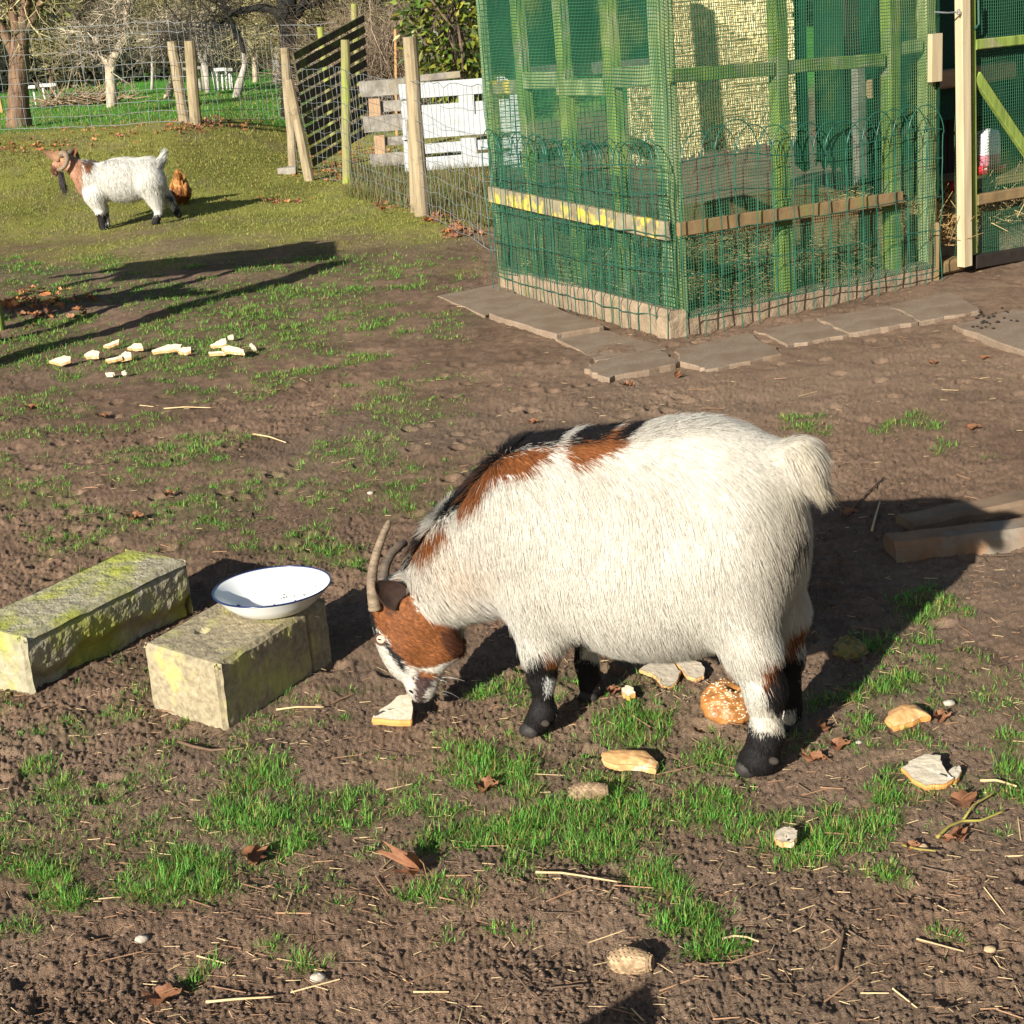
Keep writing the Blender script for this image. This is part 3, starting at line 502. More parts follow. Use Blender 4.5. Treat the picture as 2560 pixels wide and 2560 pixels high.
# fallen leaves along the fence foot
def leaf_shape(s, curl, lobes=0):
    m = 28; a = np.arange(m) * 2 * np.pi / m; rad = .5 * (1 + (.17 * np.cos(a * 7 + .4) if lobes else 0)) * np.where(np.abs(np.cos(a)) > .9, 1.1, .9)
    x = np.cos(a) * rad; y = np.sin(a) * rad * .72; z = curl * (y ** 2 * 2.2 + x ** 2 * .9 + .15 * np.sin(x * 9)); v = np.concatenate([[[0, 0, -.02]], np.stack([x, y, z], 1)]) * s
    return v, np.array([(0, i + 1, (i + 1) % m + 1) for i in range(m)])
ll = MB(); RL = np.random.default_rng(31)
for (cx, cy, sx, sy, n) in [(60, 370, 70, 10, 90), (280, 330, 60, 10, 50), (520, 312, 60, 8, 80), (470, 322, 30, 6, 40), (850, 400, 40, 25, 110), (960, 385, 40, 20, 60), (800, 440, 40, 10, 30), (1110, 545, 25, 12, 50), (1150, 580, 25, 10, 40), (985, 525, 40, 8, 26), (1190, 480, 30, 20, 24), (90, 770, 60, 22, 50), (110, 745, 50, 18, 30), (700, 505, 50, 5, 24), (1060, 500, 30, 10, 14)]:
    for k in range(n):
        x, y = RL.normal(cx, sx), RL.normal(cy, sy)
        if y > 830: continue
        p = gpt(x, y); s = RL.uniform(.03, .075); v, f = leaf_shape(s, RL.uniform(-.5, 1.4)); a = RL.uniform(0, 6.28); tlt = RL.normal(0, .5); v = v @ np.array([[1, 0, 0], [0, math.cos(tlt), -math.sin(tlt)], [0, math.sin(tlt), math.cos(tlt)]]).T
        v = v @ np.array([[math.cos(a), -math.sin(a), 0], [math.sin(a), math.cos(a), 0], [0, 0, 1]]).T
        ll.add(v + p + [0, 0, .012], f, np.array([(.33, .13, .05), (.26, .13, .07), (.42, .2, .08), (.22, .10, .06)][RL.integers(0, 4)]) * RL.uniform(.7, 1.3))
M_dryleaf = mat('dry leaf', (.75, 1.25), sc=40, attr=True, rough=.75, bump=.3, spec=.2, transl=.15)
tag(ll.build('leaf_litter', M_dryleaf), 'reddish brown fallen leaves gathered along the fence foot', 'leaves', kind='stuff')
# ------------------------------------------------------------------ poultry coop
Lp, Cp, Rp = gp(1254, 722), gp(1698, 845), gp(2336, 702)
for q in (Lp, Cp, Rp): q[2] = 0
TOP = 2.15; Bp = onpl(2030, 300, Lp, Lp + Rp - Cp); Bp[2] = 0
uL = unit(Cp - Lp); nL = V3(-uL[1], uL[0], 0); nL = nL if nL[1] > 0 else -nL
uF = unit(Rp - Cp); nF = V3(-uF[1], uF[0], 0); nF = nF if nF[1] > 0 else -nF
M_alg = mat('algae green timber', (.22, .29, .055), (.13, .185, .038), sc=11, stretch=(2, 2, .25), bump=.7, c3=(.27, .25, .15), s3=5, t3=(.5, .62))
M_algp = mat('pale algae timber', (.30, .33, .16), (.17, .22, .075), sc=7, stretch=(2, 2, .4), bump=.5, c3=(.36, .34, .25), s3=4)
M_net = mat('green plastic mesh', (.034, .135, .066), (.018, .10, .05), sc=3, rough=.5, bump=0, spec=.4, c3=(.10, .18, .07), s3=2.5, t3=(.52, .64))
M_netdark = mat('dark green plastic mesh', (.03, .10, .06), (.02, .07, .045), sc=3, rough=.5, bump=0, spec=.4)
M_border = mat('green plastic coated wire', (.016, .10, .065), (.011, .07, .048), sc=12, rough=.35, bump=0, spec=.5, c3=(.04, .15, .12), s3=9, t3=(.6, .75))
M_lich = mat('lichen crusted board', (.27, .235, .15), (.17, .145, .09), sc=16, bump=.6, c3=(.58, .44, .06), s3=9, t3=(.52, .62))
M_board = mat('brown mossy board', (.24, .16, .075), (.15, .10, .05), sc=10, bump=.6, c3=(.20, .19, .06), s3=5)
M_dark = mat('dark timber', (.030, .022, .016), (.018, .014, .011), sc=9, bump=.4)
M_pale = mat('new pale softwood', (.50, .41, .26), (.36, .28, .165), sc=5, stretch=(4, 4, .3), bump=.25, c3=(.36, .31, .2), s3=2.5, t3=(.58, .75))
M_plinth = mat('earthy concrete plinth', (.31, .23, .15), (.19, .145, .095), sc=14, bump=.9, dist=.02, c3=(.15, .16, .06), s3=5, t3=(.58, .7))
M_cloth = mat('green shade cloth', (.007, .052, .027), (.004, .034, .018), sc=60, stretch=(1, 1, 6), bump=.5, rough=.7, spec=.2, transl=0)
M_hay = mat('hay straw', (.8, 1.2), sc=40, attr=True, rough=.8, bump=0)
coop = thing('poultry_coop', Cp, 'green netted timber poultry coop standing at the right of the yard', 'coop')
def up(A, B, z):                                               # the line A-B carried to height z
    return A + (B - A) * ((z - A[2]) / (B[2] - A[2]))
def pole(bot, top, P, Q, off, wd, dp, m, side, z0=.0, name='post', z1=TOP, par=None):
    a = onpl(*bot, P, Q, off); b = onpl(*top, P, Q, off); A = up(a, b, z0); B = up(a, b, z1); mb = MB(); mb.beam(A, B, wd, dp, side, bev=.1, seg=4, wob=.004); return mb.build(name, m, par or coop)
for bot, top, m, w_, z0 in [((1268, 700), (1208, 0), M_algp, .075, .05), ((1336, 535), (1294, 0), M_alg, .075, .05), ((1425, 326), (1398, 0), M_alg, .075, .05), ((1543, 354), (1518, 0), M_alg, .08, .05)]:
    pole(bot, top, Lp, Cp, .07, w_, .06, m, uL, z0)
pole((1694, 815), (1648, 0), Lp, Cp, .05, .09, .09, M_algp, uL, .02)
for bot, top, m, w_ in [((1955, 503), (1942, 0), M_alg, .075), ((2228, 489), (2224, 0), M_alg, .08), ((2319, 698), (2316, 0), M_algp, .075)]:
    pole(bot, top, Cp, Rp, .06, w_, .07, m, uF, .05)
def rail(a, b, P, Q, off, wd, dp, m, name='rail', par=None, seg=1):
    mb = MB(); mb.beam(onpl(*a, P, Q, off), onpl(*b, P, Q, off), wd, dp, (0, 0, 1), bev=.12, seg=seg, wob=.003); return mb.build(name, m, par or coop)
rail((1216, 220), (1298, 217), Lp, Cp, .065, .075, .035, M_lich); rail((1300, 202), (1400, 199), Lp, Cp, .065, .085, .04, M_algp); rail((1398, 218), (1522, 217), Lp, Cp, .065, .08, .04, M_algp); rail((1515, 196), (1636, 188), Lp, Cp, .065, .095, .04, M_algp)
mb = MB(); mb.beam(onpl(1315, 184, Lp, Bp, -.06), onpl(1640, 160, Lp, Bp, -.06), .07, .03, (0, 0, 1)); mb.build('rail', M_greywood, coop)
rail((1672, 190), (1930, 172), Cp, Rp, .05, .062, .035, M_alg); rail((1960, 168), (2206, 150), Cp, Rp, .05, .062, .035, M_alg); rail((2246, 122), (2300, 114), Cp, Rp, .05, .062, .035, M_algp)
rail((1226, 485), (1668, 578), Lp, Cp, -.022, .085, .028, M_lich, 'kick_board', seg=3); rail((1696, 574), (2252, 494), Cp, Rp, -.022, .062, .028, M_board, 'kick_board', seg=3)
mb = MB()
mb.beam(Lp + nL * .05 + [0, 0, -.02], Cp + nL * .0 + [0, 0, -.02], .30, .10, (0, 0, 1), seg=1, bev=.2); mb.beam(Cp + nF * .05 + [0, 0, -.03] - uF * .05, Rp + nF * .05 + [0, 0, -.03], .26, .10, (0, 0, 1), seg=1, bev=.2)
mb.build('plinth', M_plinth, coop)
def grid(P, Q, z0, z1, dx, wr, off, wavy=.006, par=None, m=None, seed=0, n3=4):
    u = unit(Q - P); n = V3(-u[1], u[0], 0); n = n if n[1] > 0 else -n; L = np.linalg.norm(Q - P); mb = MB()
    def pos(s, z):
        o = off + wavy * (fbm(s * 5, z * 5, seed, 2) - .5) * 2; return P + u * (s + .006 * (fbm(s * 3, z * 4, seed + 5, 2) - .5) * 2)[..., None] + n * o[..., None] + np.array([0, 0, 1.]) * (z + .01 * (fbm(s * 4, z * 2, seed + 9, 2) - .5) * 2)[..., None]
    for s in np.arange(0, L, dx):
        z = np.linspace(z0, z1, 16); mb.tube(pos(np.full(16, s), z), wr, n3, caps=False)
    for z in np.arange(z0, z1, dx):
        s = np.linspace(0, L, 16); mb.tube(pos(s, np.full(16, z)), wr, n3, caps=False)
    return mb.build('netting', m or M_net, par or coop)
grid(Lp - uL * .03, Cp, .06, TOP, .0150, .0015, .0, seed=1, wavy=.009); grid(Cp, Rp, .08, TOP, .0150, .00145, .0, seed=2, wavy=.008)
grid(Lp - uL * .02, Cp, .10, .72, .022, .0014, -.012, wavy=.015, seed=7, m=M_netdark)
# shade cloths hanging inside
def cloth(P, Q, s0, s1, zb, zt, off, name='shade_cloth', m=None, wav=.02):
    u = unit(Q - P); n = V3(-u[1], u[0], 0); n = n if n[1] > 0 else -n; S, T = np.meshgrid(np.linspace(s0, s1, 50), np.linspace(0, 1, 22)); zlo = zb + .025 * np.sin(S * 31) ; Z = zlo + (zt - zlo) * T
    v = P + u * S[..., None] + n * (off + wav * (fbm(S * 4, Z * 5, 3, 3) - .5))[..., None]; v[..., 2] = Z; v = v.reshape(-1, 3); i = np.arange(49); k = (np.arange(21) * 50)[:, None]; f = np.stack([k + i, k + i + 1, k + 51 + i, k + 50 + i], -1).reshape(-1, 4)
    mb = MB(); mb.add(v, f); mb.add(v + n * .003, f[:, ::-1]); return mb.build(name, m or M_cloth, coop, smooth=True)
LL, LF = np.linalg.norm(Cp - Lp), np.linalg.norm(Rp - Cp)
# back and end walls
uB = unit(Bp - Lp)
def onB(x, y, off=0): return onpl(x, y, Lp, Bp, off)
a0 = onB(1585, 440); a1 = onB(1990, 315); s0 = (a0 - Lp) @ uB; s1 = (a1 - Lp) @ uB; zb = .5 * (a0[2] + a1[2])
mr = MB(); RM = np.random.default_rng(77)
for k, s in enumerate(np.arange(s0, s1, .0075)):                # reeds, woven over and under the cross strands
    A = Lp + uB * s; z0 = zb + RM.normal(0, .012); z = np.linspace(z0, 1.95, 30); o = np.where((np.arange(30) + k) % 2 == 0, .004, -.004)
    P = A + nF * o[:, None]; P[:, 2] = z; mr.tube(P, .0044, 4, caps=False, col=np.array([.90, .76, .42]) * RM.uniform(.6, 1.12))
for k, z in enumerate(np.arange(zb + .02, 1.94, .0105)):
    P = Lp + uB * np.linspace(s0, s1, 24)[:, None] + nF * RM.choice([-.006, .006], 24)[:, None]; P[:, 2] = z; mr.tube(P, .0036, 4, caps=False, col=np.array([.90, .74, .38]) * RM.uniform(.55, 1.12))
bk = Lp + nF * .02; mr.beam(bk + uB * s0 + [0, 0, (zb + 1.95) / 2], bk + uB * s1 + [0, 0, (zb + 1.95) / 2], 1.9 - zb, .008, (0, 0, 1), bev=.05, col=(.7, .6, .34))
M_reed = mat('woven reed', (.85, 1.15), sc=50, attr=True, rough=.7, bump=0)
mr.build('reed_mat', M_reed, coop)
cloth(Rp, Bp, .0, np.linalg.norm(Bp - Rp), .42, TOP, .02, m=M_cloth); cloth(Lp, Bp, s1 + .01, np.linalg.norm(Bp - Lp), .40, TOP, .03)
cloth(Lp, Bp, .02, (onB(1640, 200) - Lp) @ uB, onB(1450, 172)[2], TOP, -.05)
grid(Lp, Lp + uB * s0, .1, TOP, .03, .002, .0, seed=5, m=M_netdark)
mb = MB(); a = onpl(2152, 470, Cp, Rp, .9); b = onpl(2145, 168, Cp, Rp, .9); mb.beam(up(a, b, 0), up(a, b, b[2]), .07, .05, uF); mb.build('post', M_greywood, coop)
for P, Q in ((Lp, Bp), (Rp, Bp)):
    mb = MB(); mb.beam(P + [0, 0, .15], Q + [0, 0, .15], .3, .05, (0, 0, 1)); mb.build('skirting_board', M_board, coop)
mb = MB(); A = onpl(2338, 144, Cp, Rp, -.03); mb.beam(onpl(2337, 204, Cp, Rp, -.025), onpl(2338, 84, Cp, Rp, -.025), .075, .03, uF, bev=.06); mb.build('stop_block', M_pale, coop)
# door
dA = Rp + uF * .16 - nF * .02; dB = dA + uF * .95
door = MB(); 
def dpl(x, y, off=0): return onpl(x, y, dA, dB, off)
a = dpl(2412, 668, 0); b = dpl(2406, 0, 0); door.beam(up(a, b, .05), up(a, b, TOP), .062, .05, uF, bev=.06, seg=3)
dr = door.build('door', M_pale, coop)
for nm, a, b, w_, m in [('door_rail', (2436, 112), (2700, 84), .05, M_alg), ('door_rail', (2440, 500), (2700, 455), .055, M_board), ('door_rail', (2436, 655), (2700, 610), .07, M_dark)]:  # bottom rail in dark timber puts the door's lower shade into colour
    mb = MB(); mb.beam(dpl(*a, .02), dpl(*b, .02), w_, .04, (0, 0, 1)); mb.build(nm, m, dr)
mb = MB(); mb.beam(dpl(2440, 190, .03), dpl(2580, 400, .03), .055, .03, (0, 0, 1)); mb.build('brace', M_alg, dr)
mb = MB(); a = dpl(2432, 620, .03); b = dpl(2428, 120, .03); mb.beam(up(a, b, .1), up(a, b, TOP), .03, .04, uF); mb.build('inner_stile', M_alg, dr)
grid(dA + uF * .04, dB, .03, TOP, .016, .0012, .06, wavy=.012, par=dr, seed=11)
mb = MB(); mb.tube([dpl(2336, 30, .0), dpl(2370, 32, -.02), dpl(2396, 30, -.03)], .004, 6); mb.tube([dpl(2396, 30, -.03) + .012 * (uF * math.cos(t) + V3(0, 0, 1) * math.sin(t)) for t in np.linspace(0, 6.28, 12)], .003, 5); mb.build('door_hook', M_wire, dr)
mb = MB(); mb.tube([dpl(2446, 0, .0), dpl(2447, 60, .0), dpl(2437, 72, .0)], .006, 6); mb.build('bolt', M_netdark, dr)
# arched wire border leaning round the foot of the coop
be = thing('wire_border', Cp - nF * .05, 'green plastic coated garden border of arched wire standing round the coop', 'border fence')
mb = MB(); RB = np.random.default_rng(41)
def border(P, Q, n, zt, sp):
    u = unit(Q - P); L = np.linalg.norm(Q - P); xs = np.linspace(0, L, n + 1); tops = []
    for k, s in enumerate(xs):
        z = np.linspace(-.01, zt(s / L), 12); o = P + u * s + u * np.cumsum(RB.normal(0, .0035, 12))[:, None] + nrm * np.cumsum(RB.normal(0, .003, 12))[:, None]; o[:, 2] = z
        mb.tube(o, .0029, 5, caps=False); tops.append(o[-1])
    for k in range(n - 1):
        a, b = tops[k], tops[min(k + 2, n)]; t = np.linspace(0, np.pi, 14); c = (a + b) / 2; hw = (b - a) / 2; P_2 = c - hw * np.cos(t)[:, None] + V3(0, 0, 1) * (np.sin(t) * np.linalg.norm(hw) * 1.15)[:, None] + nrm * ((-1) ** k * .006)
        mb.tube(P_2, .0028, 5, caps=False)
    for q in (.12, .36, .58, .8, 1.0):
        t = np.linspace(0, 1, 40); o = P + (Q - P) * t[:, None] + nrm * RB.normal(0, .003, 40)[:, None]; o[:, 2] = np.array([zt(a) for a in t]) * q + np.cumsum(RB.normal(0, .0035, 40)); mb.tube(o, .0026, 5, caps=False)
zl0 = onpl(1232, 372, Lp, Cp, -.05)[2]; zc = onpl(1690, 412, Lp, Cp, -.05)[2]; zr = onpl(2330, 340, Cp, Rp, -.05)[2]
nrm = nL; border(Lp - nL * .05, Cp - nL * .05, 21, lambda a: zl0 + (zc - zl0) * a - .03 * math.sin(a * 3), 0)
nrm = nF; border(Cp - nF * .06, Rp - nF * .05, 15, lambda a: zc + (zr - zc) * a + .02 * math.sin(a * 9), 0)
mb.build('wire', M_border, be, smooth=True)
# inside: hay, perch ledge, drinker, house behind
def hay(n, c, sd, cols, L=(.05, .14), flat=.25, seed=1, par=False):
    r = np.random.default_rng(seed); p = np.array(c) + r.normal(0, 1, (n, 3)) * sd
    if par: q = Lp + (Cp - Lp) * r.uniform(.06, .92, (n, 1)) + (Rp - Cp) * r.uniform(.06, .94, (n, 1)); p[:, :2] = q[:, :2]
    p[:, 2] += par * .10 * vn(p[:, 0] * 3, p[:, 1] * 3, 2); p[:, 2] = np.maximum(np.abs(p[:, 2] - c[2]) + c[2], c[2]); a = r.uniform(0, 6.28, n); D = np.stack([np.cos(a), np.sin(a), r.normal(0, flat, n)], 1)
    mb = MB(); e = p + D * r.uniform(L[0], L[1], (n, 1)); e[:, 2] = np.maximum(e[:, 2], c[2] + .005); mb.sticks(p, e, .0022, .0016, 3, np.array(cols)[r.integers(0, len(cols), n)] * r.uniform(.6, 1.3, (n, 1))); return mb
ctr = (Lp + Rp) / 2
hm = hay(9000, ctr + V3(0, 0, .03), (.6, .55, .05), [(.46, .33, .16), (.30, .26, .11), (.22, .15, .08), (.13, .17, .06)], seed=3, par=True)
tag(hm.build('hay', M_hay), 'loose hay strewn on the floor inside the coop', 'hay', kind='stuff')
hx_ = onpl(2150, 465, Cp, Rp, .75); tag(hay(500, V3(hx_[0], hx_[1], .30), (.12, .08, .04), [(.48, .34, .14), (.36, .25, .11)], seed=4).build('hay_pile', M_hay, origin=hx_), 'pile of yellow hay inside the coop below the pale post', 'hay')
box = MB(); q = hx_ * 1; box.box((q[0], q[1] + .06, .15), (.33, .2, .15)); tag(box.build('nest_box', M_board, origin=(q[0], q[1], 0)), 'low brown nest box under the hay inside the coop', 'nest box')
vR = unit(Bp - Rp)
hh = thing('hen_house', Rp + vR * 1.2, 'dark boarded hen house behind the coop door', 'hen house')
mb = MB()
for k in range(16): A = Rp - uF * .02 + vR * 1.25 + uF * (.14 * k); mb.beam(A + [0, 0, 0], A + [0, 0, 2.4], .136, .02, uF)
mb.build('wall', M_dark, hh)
mb = MB(); mb.beam(onpl(2185, 222, Cp, Rp, .8), onpl(2520, 175, Cp, Rp, .8), .10, .12, (0, 0, 1)); mb.build('perch_ledge', M_rawwood, hh)
mb = MB(); A = Rp + vR * .7 + uF * .02; mb.beam(A + uF * .02, A + uF * .02 + [0, 0, 1.0], .30, .02, uF); mb.build('partition', M_dark, hh)
mb = MB(); A = Rp + vR * .5; mb.beam(A + uF * .0 + [0, 0, .10], A + uF * 1.8 + [0, 0, .10], .18, .5, (0, 0, 1)); mb.build('step', M_plinth, hh)
mb = MB(); A = Rp + vR * .1 + uF * .05; mb.beam(A + [0, 0, .05], A + uF * .16 + [0, 0, .05], .07, .14, (0, 0, 1), bev=.2); tag(mb.build('door_sill', M_board, origin=A), 'worn brown wooden sill in the doorway of the coop', 'sill')
mb = MB(); A = Rp + vR * .95 + uF * .25; mb.beam(A + [0, 0, 1.45], A + uF * 1.4 + [0, 0, 1.45], 1.5, .01, (0, 0, 1)); mb.build('shade_cloth', M_cloth, hh)
mb = MB(); A = Rp + vR * .4 + uF * .25; mb.beam(A + [0, 0, .42], A + uF * 1.2 + [0, 0, .42], .05, .4, (0, 0, 1)); mb.build('shelf', M_board, hh)
tag(hay(420, V3(*(Rp + vR * .18 + uF * .06)) + V3(0, 0, .16), (.06, .06, .07), [(.46, .30, .12), (.34, .21, .09)], L=(.04, .12), flat=.9, seed=6).build('hay_wisp', M_hay, origin=Rp), 'tuft of orange hay hanging out of the coop doorway', 'hay')
tag(hay(700, V3(*(Rp + vR * .35 + uF * .42)) + V3(0, 0, .2), (.16, .1, .07), [(.56, .42, .2), (.42, .29, .13)], L=(.05, .14), flat=.7, seed=9).build('straw_bedding', M_hay, origin=Rp), 'golden straw bedding behind the mesh of the coop door', 'straw')
M_red = mat('red plastic', (.42, .02, .03), sc=5, rough=.35, bump=0, spec=.5); M_milk = mat('milky plastic', (.75, .72, .72), (.68, .65, .66), sc=5, rough=.3, bump=0, spec=.5); M_pink = mat('pinkish plastic', (.62, .20, .26), (.52, .14, .2), sc=6, rough=.3, bump=0, spec=.5)
ba = onpl(2468, 475, Cp, Rp, .34); ba[2] = .447; dk = thing('poultry_drinker', ba, 'white and red plastic poultry drinker on the shelf behind the door', 'drinker')
def lathe(mb, c, prof, n=24, col=None):
    an = np.arange(n) * 2 * np.pi / n; v = np.array([[c[0] + r * math.cos(a), c[1] + r * math.sin(a), c[2] + z] for r, z in prof for a in an]); i = np.arange(n); j = (i + 1) % n; k = (np.arange(len(prof) - 1) * n)[:, None]
    mb.add(v, np.stack([k + i, k + j, k + n + j, k + n + i], -1).reshape(-1, 4), col); return mb
lathe(MB(), ba, [(0.0, 0), (.095, 0), (.10, .02), (.10, .045), (.09, .045)]).build('tray', M_red, dk, smooth=True); lathe(MB(), ba, [(.07, .03), (.068, .10)]).build('water_band', M_pink, dk, smooth=True); lathe(MB(), ba, [(.068, .10), (.064, .2), (.055, .225), (.02, .235), (0, .236)]).build('tank', M_milk, dk, smooth=True)
b2 = onpl(2385, 488, Cp, Rp, .25); b2[2] = .19; cp = thing('feeder_cup', b2, 'small red plastic cup in the dark doorway', 'cup'); lathe(MB(), b2, [(.0, .2), (.02, .2), (.026, .26), (.023, .26), (.018, .21), (0, .21)]).build('cup', M_red, cp, smooth=True); mb = MB(); mb.tube([b2 + [0, 0, -.02], b2 + [0, 0, .2]], .012, 8); mb.build('stem', M_pale, cp)
# paving slabs
M_slab = mat('earthy paving slab', (.27, .20, .14), (.20, .15, .105), sc=70, bump=.6, dist=.004, c3=(.19, .13, .086), s3=6, t3=(.42, .62))
def slab(name, label, q, z, group='paving slabs round the coop'):
    rs = np.random.default_rng(len(label)); P0 = [gp(*a) for a in q]; P = [P0[i] * (1 - t) + P0[(i + 1) % len(q)] * t + rs.normal(0, .007, 3) * [1, 1, 0] for i in range(len(q)) for t in (0, .14, .28, .43, .57, .72, .86)]; c = sum(P) / len(P); t = V3(0, 0, 1); n = len(P); m = MB(); top = [p * .985 + c * .015 for p in P]; v = []
    for p, zz in [(p, -.06) for p in P] + [(p, z - .006) for p in P] + [(p, z) for p in top]: v.append(V3(p[0], p[1], zz - .006 + terrain(p[0], p[1])))
    f = [tuple(range(2 * n, 3 * n))] + [(i, (i + 1) % n, n + (i + 1) % n, n + i) for i in range(n)] + [(n + i, n + (i + 1) % n, 2 * n + (i + 1) % n, 2 * n + i) for i in range(n)]
    ar = sum(P[i][0] * P[(i + 1) % n][1] - P[(i + 1) % n][0] * P[i][1] for i in range(n))
    if ar < 0: f = [tuple(reversed(a)) for a in f]
    m.add(v, f); return tag(m.build(name, M_slab, origin=c), label, 'paving slab', group)
def zq(L, x0, y0, k): return [(x0 + a * k, y0 + b * k) for a, b in L]
k1 = .4917
slab('paving_slab', 'farthest slab along the left side of the coop, half under soil', zq([(95, 190), (330, 298), (570, 213), (410, 130)], 1050, 650, k1), .018)
slab('paving_slab', 'raised slab with a pale broken edge beside the left side of the coop', zq([(340, 300), (690, 408), (935, 366), (575, 218)], 1050, 650, k1), .035)
slab('paving_slab', 'slab nearest the corner on the left side of the coop', zq([(695, 413), (905, 524), (1260, 462), (942, 370)], 1050, 650, k1), .018)
slab('paving_slab', 'slab jutting out below the front corner of the coop', zq([(840, 572), (950, 622), (1320, 545), (1225, 472), (910, 532)], 1050, 650, k1), .025)
slab('paving_slab', 'slab right of the front corner, ending at a dark gap', zq([(1330, 535), (1465, 575), (1845, 492), (1670, 385), (1300, 470)], 1050, 650, k1), .022)
k2 = .4657
slab('paving_slab', 'slab just right of the dark gap before the front of the coop', zq([(60, 1790), (235, 1872), (560, 1813), (385, 1735)], 1860, 0, k2), .022); slab('paving_slab', 'middle slab along the front of the coop', zq([(392, 1732), (567, 1812), (940, 1750), (772, 1662)], 1860, 0, k2), .027); slab('paving_slab', 'slab before the coop door', zq([(778, 1660), (945, 1748), (1270, 1690), (1110, 1585)], 1860, 0, k2), .026)
slab('paving_slab', 'separate slab at the right edge strewn with dark droppings', zq([(1125, 1772), (1600, 1950), (1900, 1760), (1450, 1690)], 1860, 0, k2), .03)
RD = np.random.default_rng(51); mb = MB()
for kx in range(26):
    x, y = RD.normal(1320, 60), RD.normal(1750, 26); p = gp(1860 + x * k2, y * k2); mb.add(ico * .011 * RD.uniform(.5, 1) * [1.2, 1, .7] + p + [0, 0, .03], icf)
M_drop = mat('dark droppings', (.03, .024, .018), sc=30); tag(mb.build('droppings', M_drop), 'small dark droppings on the slab at the right edge', 'droppings', kind='stuff')
# ------------------------------------------------------------------ animals
def rcone(P, a, b, ra, rb):
    a = np.asarray(a, float); b = np.asarray(b, float); ba = b - a; t = np.clip(((P - a) @ ba) / (ba @ ba), 0, 1)
    return np.linalg.norm(P - a - t[:, None] * ba, axis=1) - (ra + (rb - ra) * t)
def ellip(P, c, R, rad):
    q = (P - np.asarray(c)) @ np.asarray(R); rad = np.asarray(rad, float); k0 = np.linalg.norm(q / rad, axis=1); k1 = np.linalg.norm(q / rad ** 2, axis=1) + 1e-9
    return k0 * (k0 - 1) / k1
def smin(a, b, k):
    h = np.maximum(k - np.abs(a - b), 0) / k; return np.minimum(a, b) - h * h * k * .25
def field(P, prims):
    d = np.full(len(P), 9.)
    for pr in prims:
        e = ellip(P, *pr[1:4]) if pr[0] == 'e' else rcone(P, *pr[1:5])
        d = smin(d, e, pr[-1])
    return d
def skin(prims, lo, hi, h):
    ax = [np.arange(lo[i], hi[i], h) for i in range(3)]; n = [len(a) for a in ax]
    G = np.stack(np.meshgrid(*ax, indexing='ij'), -1).reshape(-1, 3); F = np.concatenate([field(G[i:i + 200000], prims) for i in range(0, len(G), 200000)]).reshape(n)
    S = F < 0; c = [S[i:n[0] - 1 + i, j:n[1] - 1 + j, k:n[2] - 1 + k] for i in (0, 1) for j in (0, 1) for k in (0, 1)]
    su = sum(x.astype(int) for x in c); act = (su > 0) & (su < 8); I = np.argwhere(act); idx = -np.ones(act.shape, int); idx[act] = np.arange(len(I))
    pos = np.zeros((len(I), 3)); cnt = np.zeros(len(I))
    for a in [(0, 0, 0), (1, 0, 0), (0, 1, 0), (0, 0, 1), (1, 1, 0), (1, 0, 1), (0, 1, 1)]:
        for d in range(3):
            if a[d]: continue
            b = list(a); b[d] = 1; fa = F[tuple((I + a).T)]; fb = F[tuple((I + b).T)]; m = (fa < 0) != (fb < 0); t = fa / (fa - fb + 1e-12)
            q = I + np.array(a) + np.eye(3)[d] * t[:, None]; pos[m] += q[m]; cnt[m] += 1
    V = np.array(lo) + h * pos / cnt[:, None]; Q = []
    for d in range(3):
        u, w_ = (d + 1) % 3, (d + 2) % 3; s0 = [slice(1, None)] * 3; s1 = [slice(1, None)] * 3; s0[d] = slice(0, n[d] - 1); s1[d] = slice(1, n[d])
        s0 = tuple(slice(1, n[i] - 1) if i != d else slice(0, n[d] - 1) for i in range(3)); s1 = tuple(slice(1, n[i] - 1) if i != d else slice(1, n[d]) for i in range(3))
        A, B = S[s0], S[s1]; E = np.argwhere(A != B); o = np.array([1 if i != d else 0 for i in range(3)]); E2 = E + o; flip = A[tuple(E.T)]
        eu, ew = np.eye(3, dtype=int)[u], np.eye(3, dtype=int)[w_]
        q = np.stack([idx[tuple((E2 - eu - ew).T)], idx[tuple((E2 - ew).T)], idx[tuple(E2.T)], idx[tuple((E2 - eu).T)]], 1); q[~flip] = q[~flip][:, ::-1]; Q.append(q)
    return V, np.concatenate(Q)
def vnormals(V, Q):
    n = np.cross(V[Q[:, 2]] - V[Q[:, 0]], V[Q[:, 3]] - V[Q[:, 1]]); N_ = np.zeros_like(V)
    for k in range(4): np.add.at(N_, Q[:, k], n)
    return N_ / (np.linalg.norm(N_, axis=1)[:, None] + 1e-12)
def inpoly(x, y, poly):
    ins = np.zeros(np.shape(x), bool); n = len(poly)
    for i in range(n):
        x0, y0 = poly[i]; x1, y1 = poly[(i + 1) % n]
        c = ((y0 > y) != (y1 > y)) & (x < (x1 - x0) * (y - y0) / (y1 - y0 + 1e-9) + x0); ins ^= c
    return ins
